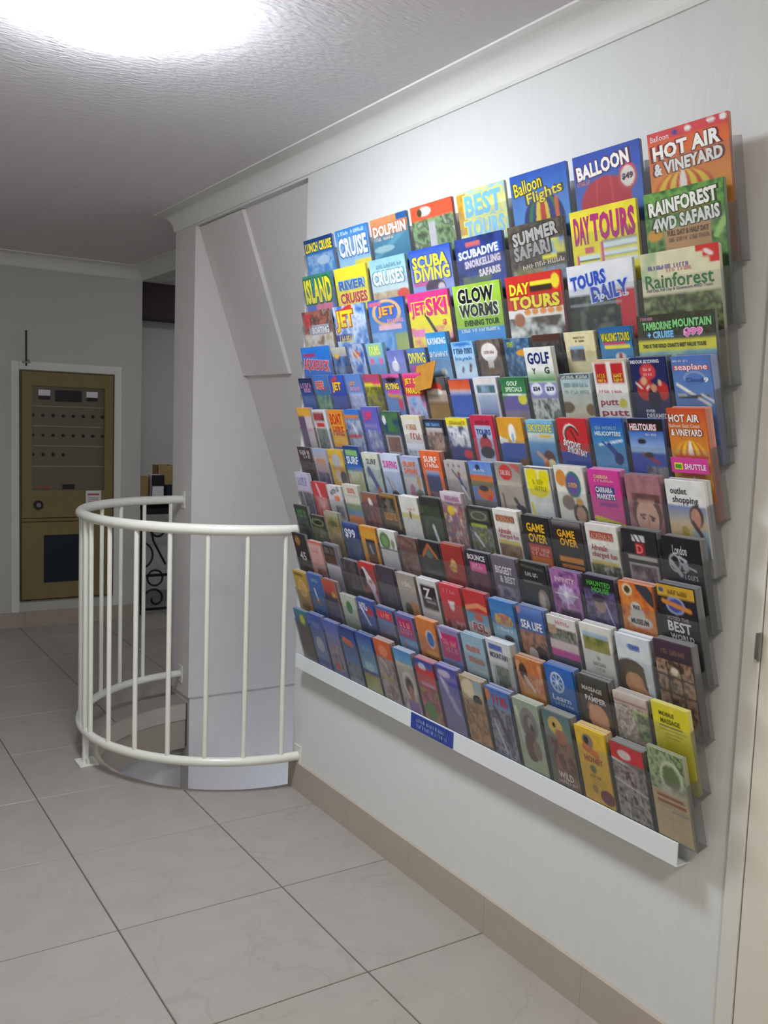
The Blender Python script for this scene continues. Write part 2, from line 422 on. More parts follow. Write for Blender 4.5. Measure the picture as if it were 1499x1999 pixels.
prt('cabinet', 0, PW, -.030, -.001, 0, PH, M['olive_dark'], fp)
SPL = .565            # split between the doors
bm = bmesh.new(); wx0, wx1, wz0, wz1 = .072, .560, .765, 1.475   # window opening
ox = -PW/2
for x0, x1, z0, z1 in ((.008, wx0, SPL+.012, PH-.008), (wx1, PW-.014, SPL+.012, PH-.008), (wx0, wx1, SPL+.012, wz0), (wx0, wx1, wz1, PH-.008)):
    box(bm, x0+ox, x1+ox, -.046, -.030, z0, z1)
up = obj('upper_door', bm, M['olive'], fp)
lo = prt('lower_door', .008, PW-.014, -.044, -.030, .012, SPL-.020, M['olive'], fp)
prt('middle_rail', .008, PW-.014, -.040, -.030, SPL-.014, SPL+.006, M['olive'], fp)
gr = prt('vent_screen', .150, .445, -.048, -.044, .125, .455, M['navy'], lo)
prt('module_back', wx0, wx1, -.032, -.0305, wz0, wz1, M['module'], fp, .0005)
for k, z in enumerate((1.335, 1.200, 1.065, .925)):
    prt('module_rail', wx0+.004, wx1-.004, -.037, -.032, z, z+.008, M['module_edge'], fp, .001)
bm0 = bmesh.new(); tube(bm0, [(0, 0, 0), (0, -.012, 0)], [.012, .009], 10)
kn = None
for zz, n in ((1.277, 8), (1.142, 8), (1.010, 4)):
    for i in range(n):
        if kn is None: kn = o = obj('indicator_knob', bm0, M['black'], fp)
        else:
            o = kn.copy(); COL.objects.link(o); o.parent = fp
        o.location = (wx0 + .008 + .0672*i + ox, -.032, zz)
prt('display', .225, .405, -.040, -.032, 1.375, 1.452, M['black'], fp)
for x in (.115, .435):
    q = prt('meter', x, x+.078, -.038, -.032, 1.385, 1.450, M['paper'], fp); prt('meter_strip', x, x+.078, -.040, -.038, 1.385, 1.410, M['black'], q, .0005)
prt('terminal', .275, .357, -.038, -.032, .772, .806, M['black'], fp)
for x in (.115, .150, .175): prt('fuse', x, x+.018, -.038, -.032, .775, .792, M['red_ink'], fp)
bm = bmesh.new(); tube(bm, [(.112+ox, -.046, .665), (.112+ox, -.058, .665)], .032, 24); lk = obj('lock', bm, M['black'], up)
bm = bmesh.new(); tube(bm, [(.112+ox, -.058, .665), (.112+ox, -.064, .665)], .015, 16); obj('key_barrel', bm, M['steel'], lk)
nt = prt('notice', .432, .538, -.0475, -.046, .650, .760, M['paper'], up, .0005)
prt('notice_heading', .445, .525, -.0482, -.0475, .728, .740, M['red_ink'], nt, .0002)
for k in range(4): prt('notice_line', .447, .520, -.0480, -.0475, .668+.013*k, .672+.013*k, M['steel'], nt, .0002)
bm = bmesh.new()
for s in (-1, 1):
    v = [bm.verts.new((.425+ox + s*.014 + p[0], -.0475, .628 + p[1])) for p in ((s*.006, .012), (-s*.004, .012), (-s*.016, -.010), (-s*.010, -.012))]
    bm.faces.new(v)
for k in range(7): box(bm, .448+ox+.016*k, .459+ox+.016*k, -.0475, -.0465, .624, .633)
obj('maker_mark', bm, M['black'], up)

# thin bolt on the wall above the panel
t = thing('wall_rod', 'thin dark metal rod bolted above the fire panel', 'rod', (-.364, PY, 1.79))
bm = bmesh.new(); tube(bm, [(0, -.016, 0), (0, -.016, .235)], .0055, 8); obj('rod', bm, M['iron'], t)
bm = bmesh.new(); rbox(bm, -.028, .028, -.022, 0, .018, .030, .002); obj('bracket', bm, M['steel'], t)
bm = bmesh.new(); tube(bm, [(0.01, -.024, .03), (.01, -.024, .042)], .008, 8); obj('nut', bm, M['steel'], t)

# ------------------------------------------------------------------ console table with brochure boxes in the side room
TXC, TYC = .845, 6.86
t = thing('console_table', 'wrought iron console table with scroll legs past the pillar', 'table', (TXC, TYC, 0))
bm = bmesh.new(); rbox(bm, -.40, .40, -.20, .20, .83, .86, .004); obj('table_top', bm, M['black'], t)
bm = bmesh.new(); rbox(bm, -.38, .38, -.185, -.165, .755, .80, .004); rbox(bm, -.38, .38, .165, .185, .755, .80, .004); obj('apron', bm, M['iron'], t)
for sx in (-1, 1):
    for sy in (-1, 1):
        bm = bmesh.new(); rbox(bm, sx*.375-.011, sx*.375+.011, sy*.17-.011, sy*.17+.011, 0, .83, .002); obj('leg', bm, M['iron'], t)
def spiral(cx, cz, r0, r1, a0, a1, n=26): return [(cx + (r0+(r1-r0)*k/n)*math.cos(math.radians(a0+(a1-a0)*k/n)), -.175, cz + (r0+(r1-r0)*k/n)*math.sin(math.radians(a0+(a1-a0)*k/n))) for k in range(n+1)]
def scroll(x0, s):
    def put(name, pts, r=.0085):
        bb = bmesh.new(); tube(bb, [(x0 + s*p[0], p[1], p[2]) for p in pts], r, 8); obj(name, bb, M['iron'], t)
    put('scroll', spiral(.03, .64, .02, .072, 420, 160) + [(-.04+.024*k, -.175, .60-.045*k) for k in range(1, 6)])
    put('scroll', spiral(.0, .115, .018, .085, -200, 160))
    put('ring', spiral(.0, .275, .058, .058, 0, 360), .0075)
    put('scroll', spiral(-.12, .45, .10, .10, -80, 80), .0075)
scroll(-.275, 1); scroll(0.0, 1); scroll(.275, -1)
bm = bmesh.new(); rbox(bm, -.375, .375, -.183, -.168, .285, .305, .002); rbox(bm, -.375, .375, -.183, -.168, .03, .05, .002); obj('stretcher', bm, M['iron'], t)
def holder(name, x0, x1, y0, y1, z1, m, lab, strip=None):
    t = thing(name, lab, 'box' if 'box' in name else 'leaflet', ((x0+x1)/2, (y0+y1)/2, .86))
    hx, hy, h = (x1-x0)/2, (y1-y0)/2, z1-.86
    bm = bmesh.new(); box(bm, -hx, hx, -hy, -hy+.004, 0, h); box(bm, -hx, hx, hy-.004, hy, 0, h); box(bm, -hx, -hx+.004, -hy, hy, 0, h); box(bm, hx-.004, hx, -hy, hy, 0, h); box(bm, -hx, hx, -hy, hy, 0, .004)
    obj('body', bm, m, t)
    if strip:
        bm = bmesh.new(); rbox(bm, -hx+.002, hx-.002, -hy-.003, -hy, h*strip[0], h*strip[1], .0005); obj('front_label', bm, strip[2], t)
    return t
holder('card_box', .455, .535, 6.74, 6.83, 1.03, M['kraft'], 'small tan card box at the left of the console table')
holder('leaflet_stack', .55, .645, 6.72, 6.81, 1.045, M['paper'], 'white leaflets with black heading on the console table', (.56, 1.0, M['black']))
holder('card_box', .64, .76, 6.86, 6.98, 1.11, M['kraft'], 'taller tan card box at the back of the console table')
holder('leaflet_stack', .655, .77, 6.72, 6.81, 0.965, M['navy'], 'dark navy leaflets in front of the taller card box')
# ------------------------------------------------------------------ brochure rack
Y0, Y1, NC = 1.262, 3.130, 16
PIT = (Y1-Y0)/NC
XB = .006
ZL = [1.858 - .1295*r for r in range(4)]                       # A4 pocket rows: height of the pocket floor
ZD = {3: 1.532}; ZD.update({r: 1.430 - .122*(r-4) for r in range(4, 12)})
TL, TD = math.radians(13), math.radians(17)
DL_, DD_ = .030, .036
rack = thing('brochure_rack', 'clear acrylic wall rack with twelve overlapping rows of brochure pockets', 'rack', (0, (Y0+Y1)/2, .525))
def frame(y_left, zb, th, depth):
    # local x: along the row towards the viewer, local y: into the wall, local z: up the pocket
    c, s = math.cos(th), math.sin(th)
    R_ = Matrix(((0, c, -s, 0), (-1, 0, 0, 0), (0, s, c, 0), (0, 0, 0, 1)))
    return Matrix.Translation((-(XB+depth), y_left, zb)) @ R_
def pocket_mesh(name, w, d, h, th):
    bm = bmesh.new(); t = .0018; n = .012
    P = [(n*.3, h), (0.002, h-n), (0, 0)]
    box(bm, .001, w-.001, 0, t, 0, h-.004, 0)                  # front
    box(bm, .001, .001+t, t, d, 0, h, 1); box(bm, w-.001-t, w-.001, t, d, 0, h, 1)
    box(bm, .001, w-.001, t, d, -.001, t, 1)                   # floor
    box(bm, .001, w-.001, d-t, d, 0, h*.6, 0)                  # back
    me = bpy.data.meshes.new(name); bm.to_mesh(me); bm.free()
    me.materials.append(M['acrylic']); me.materials.append(M['acrylic_side']); return me
PM_L = pocket_mesh('pocket_large', PIT*2, DL_, .250, TL); PM_D = pocket_mesh('pocket_small', PIT, DD_*.96, .168, TD); PM_D3 = pocket_mesh('pocket_mid', PIT, .030, .168, TD)
RI = rack.matrix_world.inverted() if False else Matrix.Translation((0, -(Y0+Y1)/2, -.525))
def pocket(me, F_):
    o = bpy.data.objects.new('pocket', me); COL.objects.link(o); o.parent = rack; o.matrix_local = RI @ F_
for r in range(3):
    for c in range(8): pocket(PM_L, frame(Y1 - PIT*2*c, ZL[r], TL, DL_))
for c in (0, 7): pocket(PM_L, frame(Y1 - PIT*2*c, ZL[3], TL, DL_))
for c in range(2, 14): pocket(PM_D3, frame(Y1 - PIT*c, ZD[3], TD, .030))
for r in range(4, 12):
    for c in range(16): pocket(PM_D, frame(Y1 - PIT*c, ZD[r], TD, DD_))
def rel(b): return b
bm = bmesh.new(); yc = (Y0+Y1)/2
rbox(bm, -.048, -.044, 1.312-yc, 3.19-yc, 0, .056, .001); box(bm, -.044, 0, 1.312-yc, 3.19-yc, .0, .003)
obj('bottom_rail', bm, M['strip'], rack)
for yy in (1.45, 2.0, 2.55, 3.05):
    bm = bmesh.new(); rbox(bm, -.006, 0, yy-.015-yc, yy+.015-yc, .0, 1.55, .001); obj('wall_batten', bm, M['strip'], rack)
bm = bmesh.new(); box(bm, -.0015, 0, -.112, .112, -.025, .025)
sg = obj('sign', bm, M['blue_sign'], rack, loc=(-.049, 2.262-yc, .028)); sg['label'] = 'small blue sign with two lines of pale lettering'
random.seed(4); bm = bmesh.new()
for z in (.008, -.009):
    y = -.085
    while y < .08:
        w = random.uniform(.004, .009)
        for q in range(2):
            if random.random() < .85: box(bm, -.0021, -.0014, y + q*w*.5, y + q*w*.5 + w*.22, z-.0055, z+.0055)
        box(bm, -.0021, -.0014, y, y+w*.72, z + random.choice((-.0055, 0, .004)), z + random.choice((-.003, .002, .0055)) if False else z+.0055)
        y += w + (.006 if random.random() < .15 else .0015)
obj('lettering', bm, M['sign_ink'], sg)

# ------------------------------------------------------------------ printed covers
FONT = {}
def glyphs(s, bold):
    k = (s, bold)
    if k not in FONT:
        cu = bpy.data.curves.new('t', 'FONT'); cu.body = s; cu.resolution_u = 2; cu.offset = bold; cu.space_character = 1.0 + bold*1.2
        ob = bpy.data.objects.new('t', cu); COL.objects.link(ob)
        dg = bpy.context.evaluated_depsgraph_get()
        me = bpy.data.meshes.new_from_object(ob.evaluated_get(dg))
        n = len(me.vertices); co = np.empty(n*3); me.vertices.foreach_get('co', co); co = co.reshape(-1, 3)
        FONT[k] = (co[:, :2].copy(), [tuple(p.vertices) for p in me.polygons])
        bpy.data.objects.remove(ob); bpy.data.curves.remove(cu); bpy.data.meshes.remove(me)
    return FONT[k]
def vnoise(rng, nu, nv, cells):
    g = rng.random((cells[1]+2, cells[0]+2))
    U = np.linspace(0, cells[0]-.001, nu); V = np.linspace(0, cells[1]-.001, nv)
    iu, iv = U.astype(int), V.astype(int); fu, fv = U-iu, V-iv
    fu = fu*fu*(3-2*fu); fv = fv*fv*(3-2*fv)
    a = g[iv][:, iu]; b = g[iv][:, iu+1]; c = g[iv+1][:, iu]; d = g[iv+1][:, iu+1]
    return (a*(1-fu)+b*fu)*(1-fv)[:, None] + (c*(1-fu)+d*fu)*fv[:, None]
def lin(h): return np.array(hexc(h))
def paint(spec, w, h, vis, nu, nv, seed, base):
    nu, nv = nu*2, nv*2                                         # painted at double density, then averaged
    rng = np.random.default_rng(seed)
    U, V = np.meshgrid(np.linspace(0, 1, nu), np.linspace(0, h/vis, nv))
    C = np.empty((nv, nu, 3)); C[:] = lin(base)
    texts = []
    for op in spec.split(';'):
        a = op.split()
        if not a: continue
        k = a[0]
        if k == 't': texts.append(a[1:]); continue
        if k == 'g':
            t = np.clip(V, 0, 1)[..., None]; C = lin(a[1])*(1-t) + lin(a[2])*t; continue
        f = [float(x) for x in a[1:5]]
        if k == 'l':
            wd = float(a[5]); p = np.array(f[:2]); q = np.array(f[2:]); d = q-p
            t = np.clip(((U-p[0])*d[0] + (V-p[1])*d[1])/(d@d), 0, 1)
            m = np.hypot(U-p[0]-t*d[0], V-p[1]-t*d[1]) < wd; C[m] = lin(a[6]); continue
        m = (U >= f[0]-1e-6) & (U <= f[2]+1e-6) & (V >= f[1]-1e-6) & (V <= f[3]+1e-6)
        if k == 'r': C[m] = lin(a[5])
        elif k == 'v':
            t = np.clip((V-f[1])/max(1e-6, f[3]-f[1]), 0, 1)[..., None]; G_ = lin(a[5])*(1-t) + lin(a[6])*t; C[m] = G_[m]
        elif k in 'eo':
            q = ((U-f[0])/f[2])**2 + ((V-f[1])/f[3])**2
            m = (q < 1) if k == 'e' else ((q < 1) & (q > .62)); C[m] = lin(a[5])
        elif k == 'p':
            pal = [lin(x) for x in a[5].split(',')]; sc = int(a[6]) if len(a) > 6 else 7
            n1 = vnoise(rng, nu, nv, (sc, int(sc*1.7))); n2 = vnoise(rng, nu, nv, (sc*2+1, int(sc*3.4)+1))
            n3 = vnoise(rng, nu, nv, (sc*4+1, int(sc*7)+1))
            x = np.clip((.50*n1+.30*n2+.20*n3-.20)/.60, 0, .9999)*(len(pal)-1)
            i = x.astype(int); fr = (x-i)[..., None]; pa = np.array(pal)
            G_ = pa[i]*(1-fr) + pa[np.minimum(i+1, len(pal)-1)]*fr; C[m] = G_[m]
    C = C.reshape(nv//2, 2, nu//2, 2, 3).mean((1, 3)); nu, nv = nu//2, nv//2
    C *= (1 + (vnoise(rng, nu, nv, (9, 15))[..., None]-.5)*.16)
    return np.clip(C, 0, 1), texts
def colour_mesh(name, co, faces, cols, per_vertex):
    me = bpy.data.meshes.new(name); me.from_pydata(co, [], faces)
    at = me.color_attributes.new('Col', 'FLOAT_COLOR', 'POINT')
    c4 = np.ones((len(co), 4), dtype=np.float32); c4[:, :3] = cols
    at.data.foreach_set('color', c4.ravel()); me.materials.append(M['print']); return me
GRID = {}
def grid_faces(nu, nv):
    if (nu, nv) not in GRID: GRID[(nu, nv)] = [(j*nu+i, (j+1)*nu+i, (j+1)*nu+i+1, j*nu+i+1) for j in range(nv-1) for i in range(nu-1)]
    return GRID[(nu, nv)]
# lettering too small or blurred to read in the place: set as plain letter-like strokes
FAINT = set('Winner|SKY|POINT|DECK|SKY_TOUR|PARTY|BUS|KOALA|FROG|PARK|ZOO|SALE|MENU|Spa|spa|Lodge|wine|Festival|reef|movie|fly|RIDE|Winery|Estate|CELLAR_DOOR|MAGIC|INC|CLUB|zoo|day|kids|buffet|Fine_Chocolate|BALANCE|Dreams|Cafe|Byron|THE_CANYON|Vintage|CITY|SIGHTS|HINTERLAND|EXTREME|FROM_DAILY|WATCH_CRUISES|WHITSUNDAY|BOOK_AT_RECEPTION|GLOW_WORM_AND_NIGHT_SAFARIS|MOUNTAIN_RETREAT|Tamborine|Mountain|COME_FLY_IN_A|Gold_Coast|Chelsea|Snorkelling|ECO|DIVE|SKYPOINT|BIKE|Devonshire|&_Tea|supa_golf|KIDS|FREE|2FOR1|PLAY|SAFE_FUN|LEARN_TO_FLY|SUNDAY|GOLD|GEMS|Paradise|Jetboating|THE_GOLD|boat|sun|FRASER|WAVES|SCHOOL|WORLD_|DRIVE_KARTS|TRACK|SANCTUARY|SOUTHERN_CROSS|4WD_TOURS|CLASSIC|FLIGHTS|mtb'.replace('_', ' ').split('|'))
def strokes(s):
    co = []; fc = []; x = 0.0; rg = random.Random(len(s)*7 + ord(s[0]))
    def bar(x0, x1, y0, y1):
        i = len(co); co.extend(((x0, y0), (x1, y0), (x1, y1), (x0, y1))); fc.append((i, i+1, i+2, i+3))
    for ch in s:
        if ch != ' ':
            bar(x, x+.15, 0, .7)
            if rg.random() < .7: bar(x+.32, x+.46, 0, .7 if rg.random() < .6 else .42)
            y = rg.choice((0, .28, .56)); bar(x+.15, x+.34, y, y+.14)
        x += .58
    return np.array(co), fc
ORD = 'first second third fourth fifth sixth seventh eighth ninth tenth eleventh twelfth thirteenth fourteenth fifteenth sixteenth'.split()
def brochure(name, label, group, F_, w, h, th, vis, base, spec, seed, big, fine=False):
    random.seed(seed)
    bc = lin(base)
    edge = bc*.45 + np.array((.30, .30, .31))*.55
    # body: pages pressed together, the page edges showing as fine steps on top
    n = 6; co = []; fc = []; cl = []
    def quad(ps, c):
        i = len(co); co.extend(ps); fc.append((i, i+1, i+2, i+3)); cl.extend([c]*4)
    zs = [h - (0 if k == 0 else random.uniform(.0005, .0035)) for k in range(n)]
    for k in range(n):
        y0, y1 = th*k/n, th*(k+1)/n; z = zs[k]
        c = edge*random.uniform(.75, 1.25) if k else bc*.9
        quad([(0, y0, z), (w, y0, z), (w, y1, z), (0, y1, z)], c)
        for x, r in ((0, 1), (w, 0)):
            p = [(x, y0, 0), (x, y0, z), (x, y1, z), (x, y1, 0)]; quad(p if r == 0 else p[::-1], c)
        if k: quad([(0, y0, min(z, zs[k-1])), (w, y0, min(z, zs[k-1])), (w, y0, max(z, zs[k-1])), (0, y0, max(z, zs[k-1]))], c)
    quad([(0, 0, 0), (w, 0, 0), (w, 0, h), (0, 0, h)], bc); quad([(0, th, 0), (0, th, h-.004), (w, th, h-.004), (w, th, 0)], edge)
    quad([(0, 0, 0), (0, th, 0), (w, th, 0), (w, 0, 0)], edge)
    root = bpy.data.objects.new(name, colour_mesh(name, co, fc, np.array(cl), True)); COL.objects.link(root)
    root.matrix_world = F_; tag(root, label, 'brochure', group)
    nu, nv = (60, 84) if big else ((34, 70) if fine else (23, 47))
    C, texts = paint(spec, w, h, vis, nu, nv, seed, base)
    X, Z = np.meshgrid(np.linspace(0, w, nu), np.linspace(h, 0, nv))
    P = np.stack([X, np.full_like(X, -.0004), Z], -1).reshape(-1, 3)
    o = bpy.data.objects.new('cover', colour_mesh('cover', P.tolist(), grid_faces(nu, nv), C.reshape(-1, 3), True)); COL.objects.link(o); o.parent = root
    if texts:
        co = []; fc = []; cl = []
        for ti, a in enumerate(texts):
            s = a[0].replace('_', ' '); u0, v0, u1, v1 = [float(x) for x in a[1:5]]
            bo = (.045 if big else .032) if s.upper() == s else .012
            lay = [(a[5], bo, -.0010)]
            if len(a) > 6 and a[6] != '-' and s not in FAINT: lay.insert(0, (a[6], bo + .052, -.0007))
            rot = math.radians(float(a[7])) if len(a) > 7 else 0
            ref, _ = glyphs(s, bo) if s not in FAINT else strokes(s)
            lo_, hi_ = ref.min(0), ref.max(0); sz = np.maximum(hi_-lo_, 1e-4)
            for colr, bold, yy in lay:
                g, polys = glyphs(s, bold) if s not in FAINT else strokes(s)
                gc = (g - (g.max(0)+g.min(0))/2)/sz                 # centred, unit box
                dx = gc[:, 0]*(u1-u0)*w; dz = gc[:, 1]*(v1-v0)*vis
                x = (u0+u1)/2*w + dx*math.cos(rot) - dz*math.sin(rot); z = h - (v0+v1)/2*vis + dx*math.sin(rot) + dz*math.cos(rot)
                i0 = len(co); co.extend(zip(x.tolist(), [yy - .00002*ti]*len(x), z.tolist())); fc.extend(tuple(i0+i for i in p) for p in polys)
                cl.extend([lin(colr)]*len(x))
        o = bpy.data.objects.new('lettering', colour_mesh('lettering', co, fc, np.array(cl), True)); COL.objects.link(o); o.parent = root
    return root

